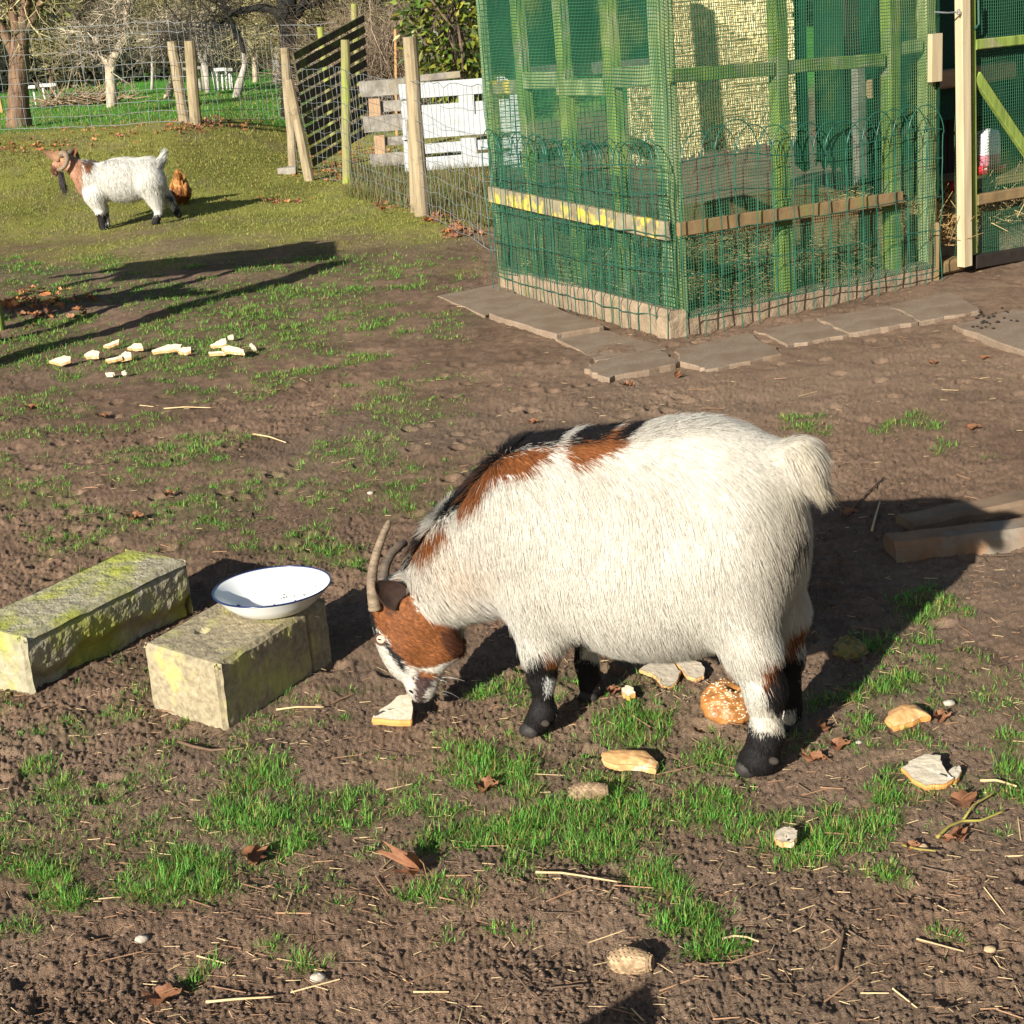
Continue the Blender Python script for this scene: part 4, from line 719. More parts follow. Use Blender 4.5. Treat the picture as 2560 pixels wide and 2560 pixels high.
def fur_mat(name):
    m = bpy.data.materials.new(name); m.use_nodes = True; t = m.node_tree; b = t.nodes['Principled BSDF']; b.inputs['Roughness'].default_value = .55; b.inputs['Specular IOR Level'].default_value = .22
    a = t.nodes.new('ShaderNodeAttribute'); a.attribute_name = 'col'; t.links.new(a.outputs['Color'], b.inputs['Base Color'])
    n = t.nodes.new('ShaderNodeAttribute'); n.attribute_name = 'snrm'; g = t.nodes.new('ShaderNodeNewGeometry'); mx = t.nodes.new('ShaderNodeMix'); mx.data_type = 'VECTOR'; mx.inputs[0].default_value = .62
    t.links.new(g.outputs['Normal'], mx.inputs[4]); t.links.new(n.outputs['Vector'], mx.inputs[5]); nn = t.nodes.new('ShaderNodeVectorMath'); nn.operation = 'NORMALIZE'; tr = t.nodes.new('ShaderNodeBsdfTranslucent'); ms = t.nodes.new('ShaderNodeMixShader'); ms.inputs[0].default_value = .28; t.links.new(a.outputs['Color'], tr.inputs[0]); t.links.new(b.outputs[0], ms.inputs[1]); t.links.new(tr.outputs[0], ms.inputs[2]); t.links.new(ms.outputs[0], t.nodes['Material Output'].inputs[0]); t.links.new(mx.outputs[1], nn.inputs[0]); t.links.new(nn.outputs[0], b.inputs['Normal'])
    return m
M_fur = fur_mat('goat hair'); M_skin = mat('goat skin', (.9, 1.05), sc=60, attr=True, rough=.8, bump=.2, spec=.15)
from mathutils import kdtree
def coat(parent, V, Q, Nv, n, fn, rad, seed, name='coat', clump=.012, area_w=None):
    # fn(P, N) -> length, direction, lift, colour, curl for every root
    r = np.random.default_rng(seed); T = np.concatenate([Q[:, [0, 1, 2]], Q[:, [0, 2, 3]]]); ar = np.linalg.norm(np.cross(V[T[:, 1]] - V[T[:, 0]], V[T[:, 2]] - V[T[:, 0]]), axis=1)
    if area_w is not None: ar = ar * area_w(V[T].mean(1))
    ti = r.choice(len(T), n, p=ar / ar.sum()); u = r.random((n, 2)); fl = u.sum(1) > 1; u[fl] = 1 - u[fl]; b = np.column_stack([1 - u.sum(1), u])
    P = (V[T[ti]] * b[:, :, None]).sum(1); Nn = (Nv[T[ti]] * b[:, :, None]).sum(1); Nn /= np.linalg.norm(Nn, axis=1)[:, None]
    ln, fd, lift, col, dr = fn(P, Nn, r); keep = ln > .001; P, Nn, ln, fd, lift, col, dr = P[keep], Nn[keep], ln[keep], fd[keep], lift[keep], col[keep], dr[keep]; n = len(P)
    fd = fd - Nn * (fd * Nn).sum(1)[:, None]; fd /= np.linalg.norm(fd, axis=1)[:, None] + 1e-9
    d = fd + Nn * lift[:, None] + r.normal(0, .12, (n, 3)); d /= np.linalg.norm(d, axis=1)[:, None]; K = 5; C = np.zeros((n, K, 3)); C[:, 0] = P - Nn * .001; cur = C[:, 0]
    for k in range(1, K):
        d = d + fd * .16 + np.array([0, 0, -1.]) * dr[:, None]; d /= np.linalg.norm(d, axis=1)[:, None]; cur = cur + d * (ln / (K - 1))[:, None]; C[:, k] = cur
    ncl = max(40, n // 26); kd = kdtree.KDTree(ncl); ci = r.choice(n, ncl, replace=False)
    for a, q in enumerate(ci): kd.insert(P[q], a)
    kd.balance(); near = np.array([ci[kd.find(p)[1]] for p in P]); off = np.linalg.norm(P[near] - P, axis=1); kk = (np.arange(K) / (K - 1))[None, :, None] ** 1.4 * (.45 * np.exp(-off / .03))[:, None, None] * r.uniform(.5, 1.1, (n, 1, 1))
    C = C + ((C[near] - C[near][:, :1] + P[near][:, None] * .55 + P[:, None] * .45) - C) * kk
    hc = bpy.data.hair_curves.new(name); hc.add_curves([K] * n); org = WL[parent.name]
    hc.attributes['position'].data.foreach_set('vector', (C - org).reshape(-1).astype(np.float32))
    ra = hc.attributes.get('radius') or hc.attributes.new('radius', 'FLOAT', 'POINT'); ra.data.foreach_set('value', (np.array([1, .95, .8, .55, .15])[None] * rad * r.uniform(.7, 1.25, (n, 1))).reshape(-1).astype(np.float32))
    ca = hc.attributes.new('col', 'FLOAT_COLOR', 'CURVE'); ca.data.foreach_set('color', np.hstack([np.clip(col, 0, 1), np.ones((n, 1))]).reshape(-1).astype(np.float32))
    na_ = hc.attributes.new('snrm', 'FLOAT_VECTOR', 'CURVE'); na_.data.foreach_set('vector', Nn.reshape(-1).astype(np.float32))
    hc.materials.append(M_fur); o = bpy.data.objects.new(name, hc); COL.objects.link(o); o.parent = parent; WL[o.name] = org; return o
# ---- the grazing goat
GO = V3(.29, 3.13, 0); FW = V3(-.857, .515, 0); LF = V3(-.515, -.857, 0)
GM = np.stack([FW, LF, V3(0, 0, 1)], 1)
def g2w(p): return GO + np.asarray(p) @ GM.T
def w2g(p): return (np.asarray(p) - GO) @ GM
def HD(dx, dy, off=0.0):                                       # a point of the head, lowered towards the ground
    Y = 3.375 - np.clip((dy - 1060) / 265., -1, 1) * .06 - off; return w2g(aty(dx * 1.32505, dy * 1.32505, Y))
hx1 = w2g(GO + c_r) ; hx1 = unit(hx1 - w2g(GO)); hz1 = unit(w2g(GO + c_u) - w2g(GO)); hy1 = np.cross(hz1, hx1)     # head frame: across, up, towards the viewer side
PD = 1 / 835.
def hax(a): v = hx1 * math.sin(a) - hz1 * math.cos(a); return np.stack([v, np.cross(hy1, v), hy1], 1)
I3 = np.eye(3)
prims = [('e', (.03, 0, .440), I3, (.32, .165, .230), .01), ('e', (-.125, 0, .525), I3, (.165, .140, .168), .08), ('e', (.02, 0, .355), I3, (.24, .190, .158), .07), ('e', (.215, 0, .425), I3, (.170, .130, .195), .08), ('e', (-.205, 0, .48), I3, (.078, .120, .145), .08),
    ('e', (-.190, .080, .43), I3, (.085, .065, .140), .05), ('e', (-.190, -.080, .43), I3, (.085, .065, .140), .05), ('e', (.225, .085, .38), I3, (.085, .055, .150), .05),
    ('c', (.27, 0, .455), (.44, -.01, .352), .148, .112, .08), ('c', (.44, -.01, .352), HD(805, 1135), .112, .074, .06),
    ('e', HD(752, 1158), hax(.25), (.085, .060, .056), .03), ('e', HD(808, 1190), hax(.85), (.088, .058, .050), .03), ('c', HD(768, 1215), HD(789, 1288), .046, .026, .03), ('e', HD(741, 1215), hax(.25), (.075, .030, .032), .03), ('e', HD(790, 1296), hax(.35), (.034, .027, .030), .014), ('c', HD(822, 1240), HD(806, 1300), .026, .013, .03),
    # near fore leg, far fore leg
    ('c', (.235, .085, .32), (.235, .10, .20), .070, .038, .05), ('c', (.235, .10, .21), (.236, .10, .15), .034, .027, .03), ('e', (.240, .10, .135), I3, (.027, .026, .030), .02), ('c', (.236, .10, .13), (.240, .10, .06), .0225, .021, .02), ('e', (.240, .10, .055), I3, (.026, .027, .024), .015), ('c', (.243, .10, .045), (.264, .10, .020), .026, .026, .02),
    ('c', (.235, -.09, .30), (.232, -.10, .18), .06, .034, .05), ('c', (.232, -.10, .19), (.236, -.10, .09), .029, .022, .03), ('c', (.236, -.10, .09), (.228, -.10, .03), .023, .027, .02),
    # near hind leg, far hind leg
    ('c', (-.185, .085, .42), (-.245, .105, .27), .088, .050, .05), ('c', (-.245, .105, .27), (-.272, .105, .19), .047, .036, .03), ('c', (-.272, .105, .19), (-.272, .105, .085), .034, .028, .03), ('c', (-.272, .105, .085), (-.258, .105, .035), .028, .034, .03), ('c', (-.258, .105, .035), (-.232, .105, .018), .032, .024, .02),
    ('c', (-.185, -.085, .42), (-.225, -.105, .27), .085, .050, .05), ('c', (-.225, -.105, .27), (-.235, -.105, .17), .052, .035, .04), ('c', (-.235, -.105, .17), (-.235, -.105, .04), .032, .032, .03),
    ('c', (-.24, 0, .60), (-.315, 0, .640), .045, .026, .05), ('c', (-.315, 0, .640), (-.340, 0, .600), .026, .018, .03)]
V, Q = skin(prims, (-.46, -.30, -.02), (.86, .34, .76), .0085)
for it in range(2):                                             # one light smoothing
    acc = np.zeros_like(V); cnt = np.zeros(len(V))
    for k in range(4):
        np.add.at(acc, Q[:, k], V[Q[:, (k + 1) % 4]] + V[Q[:, (k + 3) % 4]]); np.add.at(cnt, Q[:, k], 2)
    V = V * .5 + .5 * acc / cnt[:, None]
Vw = g2w(V); Nw = vnormals(Vw, Q)
WHITE = np.array([.66, .65, .61]); CREAM = np.array([.50, .42, .28]); BLACK = np.array([.016, .014, .014]); BROWN = np.array([.225, .083, .028]); DBROWN = np.array([.10, .04, .022]); GREYB = np.array([.10, .075, .065]); MUZ = np.array([.075, .045, .040])
POLY = [(BROWN, [(1180, 806), (1172, 845), (1110, 870), (1075, 890), (1066, 862), (1058, 838)]), (BROWN, [(1046, 842), (1030, 862), (990, 893), (930, 902), (905, 938), (872, 965), (868, 930), (900, 885), (950, 852)]), (BROWN, [(785, 1040), (800, 1010), (835, 985), (845, 1005), (820, 1025), (800, 1045)]),
    (BROWN, [(692, 1140), (705, 1105), (765, 1088), (785, 1150), (830, 1170), (885, 1188), (868, 1215), (858, 1245), (805, 1260), (770, 1258), (745, 1232), (728, 1205), (708, 1178)]), (DBROWN, [(845, 1178), (886, 1187), (870, 1213), (859, 1243), (840, 1215)]),
    (BLACK, [(688, 1140), (702, 1150), (714, 1195), (733, 1216), (752, 1236), (764, 1258), (757, 1268), (742, 1246), (722, 1216), (704, 1196)]),
    (MUZ, [(784, 1268), (826, 1278), (812, 1286), (803, 1298), (799, 1312), (792, 1335), (782, 1330), (781, 1300), (777, 1284)]), (BROWN, [(782, 1262), (826, 1272), (820, 1280), (800, 1276), (786, 1274)]), (MUZ, [(752, 1286), (762, 1296), (775, 1316), (788, 1345), (770, 1340), (758, 1315)]),
    (DBROWN, [(828, 1192), (885, 1187), (878, 1222), (856, 1246), (838, 1232)]), (DBROWN, [(728, 1150), (745, 1150), (742, 1160), (730, 1162)]),
    (BLACK, [(985, 1239), (1060, 1234), (1055, 1400), (960, 1400)]), (WHITE, [(1026, 1275), (1047, 1272), (1047, 1305), (1030, 1310)]), (BROWN, [(1022, 1232), (1058, 1228), (1056, 1250), (1030, 1252)]),
    (BLACK, [(1082, 1235), (1150, 1255), (1150, 1330), (1078, 1330)]), (BLACK, [(1075, 1190), (1098, 1190), (1098, 1262), (1075, 1262)]),
    (BROWN, [(1440, 1240), (1500, 1212), (1500, 1260), (1450, 1298), (1436, 1290)]), (BLACK, [(1462, 1246), (1520, 1225), (1520, 1338), (1462, 1345), (1437, 1310)]), (BLACK, [(1380, 1384), (1500, 1378), (1502, 1290), (1580, 1290), (1580, 1480), (1370, 1480)]), (BLACK, [(1385, 1330), (1405, 1342), (1424, 1378), (1422, 1392), (1385, 1392)]),
    (BLACK, [(1500, 985), (1512, 990), (1504, 1030), (1488, 1060), (1480, 1065), (1490, 1030)])]
def goat_col(P, r, ragged=6):
    L = w2g(P); M = L.copy(); M[:, 1] = np.where((np.abs(L[:, 1]) < .30) & (L[:, 2] > .2) & (L[:, 0] < .5), np.abs(L[:, 1]), L[:, 1])
    X, Y = pix(g2w(M)); hd = (L[:, 0] > .46) & (L[:, 2] < .30); rg = np.where(hd, min(ragged, 2.2), ragged); X = X / 1.32505 + r.normal(0, 1, len(P)) * rg; Y = Y / 1.32505 + r.normal(0, .8, len(P)) * rg
    c = WHITE * r.uniform(.80, 1.08, (len(P), 1)); w = np.clip(ss(.1, .5, fbm(L[:, 0] * 6, L[:, 2] * 6, 3, 3)), 0, 1)[:, None] * .35; c = c * (1 - w) + CREAM * w
    w = (ss(-.24, -.34, L[:, 0]) * .55)[:, None]; c = c * (1 - w) + CREAM * w; w = (np.exp(-(((X - 860) / 70) ** 2 + ((Y - 1075) / 50) ** 2)) * .5)[:, None]; c = c * (1 - w) + np.array([.53, .40, .29]) * w
    for col, pl in POLY:
        m = inpoly(X, Y, pl); c[m] = col * r.uniform(.55, 1.5, (m.sum(), 1))
    # dark stripe along the spine and mane, broken by white
    sp = (np.abs(L[:, 1] + r.normal(0, .008, len(P))) < .052) & (L[:, 2] > .30) & (L[:, 0] > .03) & (L[:, 0] < .60)
    top = sp & ~((L[:, 0] > .50) & (L[:, 0] < .535)) & ~((L[:, 0] > .175) & (L[:, 0] < .20)) & ~((L[:, 0] > .07) & (L[:, 0] < .09)); Nz = (L[:, 2] > .42 - 0 * L[:, 0]) | (L[:, 0] > .45)
    c[top & Nz] = BLACK * r.uniform(.7, 1.6, (int((top & Nz).sum()), 1)); return np.clip(c, .004, 1)
def goat_fur(P, Nn, r):
    L = w2g(P); X, Y = pix(P); X = X / 1.32505; Y = Y / 1.32505; n = len(P); s, t, z = L.T
    head = (s > .42) & inpoly(X, Y, [(670, 1135), (705, 1100), (765, 1090), (790, 1150), (830, 1168), (892, 1187), (880, 1350), (670, 1350)]); leg = (z < .19) & (s < .4); tail = (s < -.285) & (z > .565)
    ln = np.full(n, .036); ln = np.where((z < .27) & ~head, .030, ln); neck = (s > .30) & ~head; ln = ln + .012 * ss(.22, .40, s) * ~head
    faceb = ss(845, 880, X) * ss(1180, 1200, Y); ln = np.where(head, .011 + .02 * faceb, ln); ln = np.where(head & (Y > 1250) & (X > 812), .011, ln); ln = np.where(leg, .011, ln); ln = np.where(leg & (z > .15), .02, ln); ln = np.where(tail, .062, ln)
    thigh = (s < -.27) & (z < .56) & (z > .30); ln = np.where(thigh, .046, ln); ln = ln * r.uniform(.6, 1.2, n) * (.75 + .55 * fbm(s * 14, z * 14, 5, 3))
    fl = np.array([-.35, 0, -1.0])[None].repeat(n, 0); wz = ss(.50, .68, z)[:, None]; fl = fl * (1 - wz) + np.array([-.9, 0, -.25]) * wz; wn = (ss(.24, .38, s) * ~head)[:, None]; fl = fl * (1 - wn) + np.array([-.75, 0, -.75]) * wn; fl[head] = [-.55, 0, -.25]; fl[leg] = [0, 0, -1]; side = t[:, None] * np.array([[0, 1., 0]]) * 3
    top = np.abs(t) < .05; fl[tail] = [-.8, 0, -.35]; fl = fl + np.where(tail[:, None], side * 3, 0)
    lift = np.full(n, .27); lift = lift + .45 * ss(.54, .66, z) * ss(.09, .02, np.abs(t)); lift[neck & top & (Nn[:, 2] > .3)] = 1.2; lift[head] = .38; lift[leg] = .45; lift[tail] = .55; lift = lift + .12 * (vn(s * 30, z * 30, 4) - .5)
    dr = np.where(tail, .42, np.where(head | leg, .02, .10)); fw_ = fl @ GM.T; wob = (vn(s * 22, z * 9 + t * 9, 8) - .5)[:, None] * .5 * FW; fw_ = fw_ + wob
    return ln, fw_, lift, goat_col(P, r), dr
goat = thing('goat', (GO[0], GO[1], 0), 'white goat with brown face and back patches lowering its head to a bread slice', 'goat')
def body(parent, Vw, Q, colf, name='body', m=None):
    mb = MB(); mb.add(Vw, Q, colf); o = mb.build(name, m or M_skin, parent, smooth=True); return o
body(goat, Vw, Q, goat_col(Vw, np.random.default_rng(2), 1.5) * .92)
coat(goat, Vw, Q, Nw, 230000, goat_fur, .00034, 4, area_w=lambda c: np.where((w2g(c)[:, 0] > .5) | (w2g(c)[:, 2] < .2), 1.7, 1.0) * np.where((c - EYE) @ V3(0, 0, 1) > 9, 1, 1))
# horns, ears, eyes, hooves
M_horn = mat('grey brown horn', (.25, .185, .12), (.13, .095, .062), sc=40, stretch=(1, 1, 4), bump=.7, dist=.006, rough=.55, c3=(.12, .085, .06), s3=7)
def horn(parent, pts, r0, r1, n=14, ridges=26, name='horn', m=None):
    P = np.array(pts); t = np.linspace(0, 1, 40); k = np.linspace(0, 1, len(P)); C = np.stack([np.interp(t, k, P[:, i]) for i in range(3)], 1)
    for it in range(6): C[1:-1] = .25 * C[:-2] + .5 * C[1:-1] + .25 * C[2:]
    R = (r0 + (r1 - r0) * t ** .8) * (1 + .05 * np.sin(t * ridges * 6.28 * .6) * (1 - t)); R[-1] *= .55; R[-2] *= .85; mb = MB(); mb.tube(C, R, n); return mb.build(name, m or M_horn, parent, smooth=True)
M_horn2 = mat('dark horn', (.13, .10, .07), (.07, .052, .04), sc=40, stretch=(1, 1, 4), bump=.7, dist=.006, rough=.5)
def HW(dx, dy, off=0): return g2w(HD(dx, dy, off))
horn(goat, [HW(708, 1150, .045), HW(703, 1118, .05), HW(701, 1088, .05), HW(708, 1050, .045), HW(722, 1010, .035), HW(735, 982, .03)], .0155, .0070)
horn(goat, [HW(726, 1130, -.03), HW(722, 1098, -.04), HW(726, 1068, -.055), HW(738, 1044, -.07), HW(756, 1028, -.09), HW(766, 1024, -.11)], .0150, .0080, m=M_horn2)
M_ear = mat('dark ear', (.020, .013, .011), (.045, .024, .016), sc=30, bump=.3, rough=.8); M_earb = mat('brown ear', (.20, .075, .03), (.12, .05, .02), sc=40, bump=.3)
def ear(parent, base, tip, wid, cup, face, m, name='ear', th=.004):
    base, tip = np.asarray(base), np.asarray(tip); a = tip - base; L = np.linalg.norm(a); a = a / L; f = unit(face - a * (np.asarray(face) @ a)); w_ = np.cross(a, f); U, T = np.meshgrid(np.linspace(-1, 1, 13), np.linspace(0, 1, 15)); pw = np.sin(np.clip(T * .93 + .14, 0, 1) ** .75 * np.pi) ** .7
    def surf(o): return (base + a * (T * L)[..., None] + w_ * (U * pw * wid / 2)[..., None] + f * ((U ** 2 - .6) * cup * pw + o - .006 * np.sin(T * 3.14))[..., None]).reshape(-1, 3)
    i = np.arange(12); k = (np.arange(14) * 13)[:, None]; q = np.stack([k + i, k + i + 1, k + 14 + i, k + 13 + i], -1).reshape(-1, 4); mb = MB(); mb.add(surf(0), q); mb.add(surf(-th), q[:, ::-1])
    ed = [(j, j + 1) for j in range(12)] + [(12 + 13 * j, 25 + 13 * j) for j in range(14)] + [(182 + 12 - j, 182 + 11 - j) for j in range(12)] + [(182 - 13 * j, 169 - 13 * j) for j in range(14)]
    mb.f.append(np.array([(x + 195, y + 195, y, x) for x, y in ed])); return mb.build(name, m, parent, smooth=True)
ear(goat, HW(760, 1136, .060), HW(704, 1096, .100), .062, .014, V3(-.15, -.9, .4), M_ear); ear(goat, HW(752, 1110, -.05), HW(738, 1088, -.12), .055, .015, V3(.2, .8, .2), M_earb)
M_eye = mat('pale goat eye', (.70, .50, .38), (.55, .36, .24), sc=30, bump=0, rough=.08, spec=.7); M_pupil = mat('black pupil', (.004, .004, .004), rough=.1, bump=0, spec=.6); M_lid = mat('dark eyelid', (.05, .025, .02), (.12, .06, .04), sc=50, bump=.2)
def ball(c, R, rad, m=14, n=20):
    th = np.linspace(0, np.pi, m); ph = np.arange(n) * 2 * np.pi / n; v = np.array([(math.sin(a) * math.cos(b), math.sin(a) * math.sin(b), math.cos(a)) for a in th for b in ph]) * rad; v = v @ np.asarray(R).T + c; i = np.arange(n); j = (i + 1) % n; k = (np.arange(m - 1) * n)[:, None]
    return v, np.stack([k + i, k + n + i, k + n + j, k + j], -1).reshape(-1, 4)
E0 = HW(719, 1206, .050); vw = unit(EYE - E0); er = np.stack([c_r, np.cross(vw, c_r), vw], 1)
def seat(c, dirn, prim=prims):                                 # slide a point along dirn until it meets the skin
    c = np.asarray(c, float); ts = np.linspace(.14, -.14, 141); d = field(w2g(c + np.asarray(dirn) * ts[:, None]), prim); k = np.argmax(d < 0) if (d < 0).any() else np.argmin(d); return c + np.asarray(dirn) * ts[k]
E0 = seat(HW(719, 1206, 0), unit(EYE - HW(719, 1206, 0))) ; fr = unit(V3(-.45, -.85, .25)); ax_ = unit(np.cross(fr, V3(0, 0, 1))); upv = np.cross(ax_, fr); er = np.stack([ax_, upv, fr], 1)
mb = MB(); mb.add(*ball(E0 - fr * .002, er, (.0125, .0105, .009))); ey = mb.build('eye', M_eye, goat, smooth=True); mb = MB(); mb.add(*ball(E0 + fr * .0060, er, (.0062, .0024, .0016), 8, 14)); mb.build('pupil', M_pupil, ey, smooth=True)
mb = MB(); an = np.linspace(0, 6.283, 25); mb.tube(E0 + fr * .001 + ax_ * (.0142 * np.cos(an))[:, None] + upv * (.0118 * np.sin(an))[:, None], .0030, 6, caps=False); mb.build('eyelid', M_lid, ey, smooth=True)
M_dew = mat('dewclaw horn', (.05, .04, .032), (.03, .025, .02), sc=40, bump=.3); mb = MB(); n0 = seat(HW(776, 1305, 0), unit(EYE - HW(776, 1305, 0))); mb.add(*ball(n0, np.stack([unit(c_r + .6 * -c_u), unit(c_u + .6 * c_r), unit(EYE - n0)], 1), (.0075, .0030, .0022), 8, 12)); mb.build('nostril', M_pupil, goat, smooth=True)
pm_ = [seat(HW(x, y, 0), unit(EYE - HW(x, y, 0))) for x, y in ((789, 1317), (794, 1312), (799, 1306), (805, 1301))]; mb = MB(); mb.tube(np.array(pm_), [.0010, .0014, .0014, .0006], 6); mb.build('mouth_line', M_lid, goat, smooth=True)
M_hoof = mat('dark grey hoof', (.018, .016, .015), (.04, .035, .03), sc=30, bump=.5, rough=.6)
for (s, t) in ((.270, .10), (.228, -.10), (-.232, .105), (-.225, -.105)):
    mb = MB()
    for q in (-.018, .018): mb.add(*ball(g2w((s, t + q, .012)), GM, (.024, .016, .018), 8, 12))
    mb.build('hoof', M_hoof, goat, smooth=True)
for (s, t, z) in ((-.296, .130, .045), (.224, .124, .04)):
    mb = MB(); mb.add(*ball(g2w((s, t, z)), GM, (.011, .008, .008), 8, 12)); mb.build('dewclaw', M_dew, goat, smooth=True)
mb = MB(); RW = np.random.default_rng(3)
for k in range(9):
    p = HW(RW.uniform(812, 845), RW.uniform(1265, 1312), RW.uniform(-.03, .035)); d = V3(RW.uniform(.2, 1.0), RW.uniform(-.3, .2), RW.uniform(-.6, .1)); L = RW.uniform(.015, .05); mb.tube([p, p + d * L * .5 + [0, 0, .003], p + d * L], [.0003, .00025, .00015], 3, caps=False)
M_white_hair = mat('white whisker', (.8, .78, .72), rough=.5, bump=0); mb.build('whiskers', M_white_hair, goat)
# ---- the standing goat
b2 = gp(330, 566); Y2 = float(b2[1]); K2 = Y2 / FPX
goat2 = thing('goat', b2, 'white goat with curled horns and a dark beard standing on the mossy bank', 'goat')
def G2(x, y, off=0.0): return aty(x, y, Y2 - off)
def cc(a, b, ra, rb, oa=0, ob=0, k=.05): return ('c', G2(*a, oa), G2(*b, ob), ra * K2, rb * K2, k)
EI = np.eye(3); pr2 = [('e', G2(308, 448), EI, (85 * K2, .145, 52 * K2), .01), ('e', G2(372, 436), EI, (36 * K2, .125, 42 * K2), .06), ('e', G2(232, 455), EI, (38 * K2, .11, 50 * K2), .06), cc((215, 438), (168, 404), 33, 17), cc((168, 404), (150, 408), 17, 15, k=.03), cc((152, 405), (136, 422), 15, 9, k=.02), cc((140, 416), (138, 434), 10, 7, k=.02),
    cc((238, 490), (250, 528), 24, 13, .07, .08), cc((250, 528), (256, 552), 11, 9, .08, .08, .02), cc((256, 552), (260, 574), 9, 11, .08, .08, .02), cc((243, 490), (262, 530), 20, 10, -.07, -.08), cc((262, 530), (268, 570), 9, 9, -.08, -.08, .02),
    cc((376, 460), (392, 512), 34, 15, .06, .08), cc((392, 512), (397, 530), 12, 9, .08, .08, .02), cc((397, 530), (389, 556), 9, 10, .08, .08, .02),
    cc((384, 460), (420, 497), 28, 13, -.06, -.08), cc((420, 497), (434, 516), 11, 8, -.08, -.08, .02), cc((434, 516), (446, 536), 8, 9, -.08, -.08, .02), cc((396, 412), (402, 396), 11, 6, k=.03)]
lo = G2(95, 600) - [0, .5, 0]; hi = G2(470, 350) + [0, .5, 0]; lo2 = np.minimum(lo, hi); hi2 = np.maximum(lo, hi)
V2, Q2 = skin(pr2, lo2, hi2, .016); N2 = vnormals(V2, Q2); TAN = np.array([.43, .235, .145])
def col2(P, r, rg=2.5):
    X, Y = pix(P); X = X + r.normal(0, rg, len(P)); Y = Y + r.normal(0, rg, len(P)); c = np.array([.68, .66, .60]) * r.uniform(.85, 1.08, (len(P), 1))
    for col, pl in [(TAN, [(120, 370), (180, 370), (206, 415), (200, 470), (208, 500), (190, 490), (165, 440), (120, 440)]), (GREYB, [(196, 402), (240, 396), (242, 402), (225, 408), (212, 414)]), (BROWN, [(206, 408), (226, 408), (222, 424), (212, 424)]), (DBROWN, [(193, 470), (212, 492), (208, 503), (196, 490)]), (DBROWN, [(120, 402), (142, 420), (138, 440), (120, 440)]),
        (BLACK, [(232, 534), (272, 534), (272, 548), (262, 560), (285, 562), (285, 590), (230, 590)]), (BLACK, [(375, 537), (410, 537), (412, 570), (370, 570)]), (BLACK, [(412, 478), (432, 484), (430, 498), (416, 496)]), (BLACK, [(435, 505), (465, 505), (465, 545), (430, 545)])]:
        m = inpoly(X, Y, pl); c[m] = col * r.uniform(.7, 1.3, (m.sum(), 1))
    return np.clip(c, .004, 1)
def fur2(P, Nn, r):
    X, Y = pix(P); n = len(P); leg = (Y > 512); head = X < 185; ln = np.where(leg, .02, np.where(head, .02, .06)) * r.uniform(.6, 1.2, n); tail = (X > 388) & (Y < 425); ln = np.where(tail, .10, ln); fl = np.array([.25, 0, -1.])[None].repeat(n, 0); fl[tail] = [.5, 0, .5]
    return ln, fl, np.where(tail, .6, .16), col2(P, r), np.where(tail, 0, .06)
body(goat2, V2, Q2, col2(V2, np.random.default_rng(5), 1) * .92); coat(goat2, V2, Q2, N2, 36000, fur2, .0012, 6)
horn(goat2, [G2(152, 386, .05), G2(162, 382, .08), G2(169, 396, .12), G2(164, 414, .14), G2(150, 425, .13), G2(143, 423, .12)], .030, .014); horn(goat2, [G2(168, 388, -.05), G2(180, 376, -.1), G2(192, 384, -.14), G2(197, 402, -.16)], .026, .014)
ear(goat2, G2(150, 396, .06), G2(104, 379, .10), .075, .02, V3(0, -1, .3), mat('tan ear', (.36, .21, .12), (.22, .12, .07), sc=20, bump=.2)); ear(goat2, G2(176, 388, -.06), G2(193, 368, -.1), .06, .02, V3(0, -1, .2), M_earb)
mb = MB()
for k in range(90): p = G2(RW.uniform(146, 158), RW.uniform(428, 442), RW.uniform(-.04, .04)); mb.tube([p, p + V3(RW.normal(0, .006), 0, -.08), p + V3(RW.normal(.01, .012), 0, -RW.uniform(.11, .17))], [.004, .0035, .001], 4, caps=False)
mb.build('beard', mat('dark beard hair', (.03, .026, .026), (.06, .05, .05), sc=20, bump=0), goat2)
# ---- the hen
bh = gp(453, 514); Yh = float(bh[1]); Kh = Yh / FPX
hen = thing('hen', bh, 'ginger hen pecking behind the standing goat, seen from the rear', 'hen')
def H(x, y, o=0): return aty(x, y, Yh - o)
hp = [('e', H(450, 474), EI, (22 * Kh, .10, 25 * Kh), .01), ('c', H(449, 456, .02), H(446, 436, .10), 13 * Kh, 6 * Kh, .04), ('e', H(453, 484, -.05), EI, (19 * Kh, .09, 20 * Kh), .04), ('c', H(452, 480, -.12), H(455, 500, -.2), 10 * Kh, 7 * Kh, .03)]
lo = H(415, 520) - [0, .35, 0]; hi = H(490, 415) + [0, .35, 0]; Vh, Qh = skin(hp, np.minimum(lo, hi), np.maximum(lo, hi), .010); Nh = vnormals(Vh, Qh)
def colh(P, r, q=2):
    X, Y = pix(P); k = ss(455, 480, Y + r.normal(0, 4, len(P)))[:, None]; st = vn(X * .5, Y * .16, 3)[:, None]; return (.55 + .9 * st) * (np.array([.55, .27, .09]) * (1 - k) + np.array([.27, .10, .028]) * k) * r.uniform(.65, 1.3, (len(P), 1))
body(hen, Vh, Qh, colh(Vh, np.random.default_rng(1)))
def furh(P, Nn, r): n = len(P); return np.full(n, .04) * r.uniform(.5, 1.3, n), np.array([0, -.3, 1.])[None].repeat(n, 0) * np.where(pix(P)[1] < 465, 1, -.6)[:, None], np.full(n, .45), colh(P, r), np.zeros(n)
coat(hen, Vh, Qh, Nh, 5000, furh, .0030, 8, name='feathers')
mb = MB()
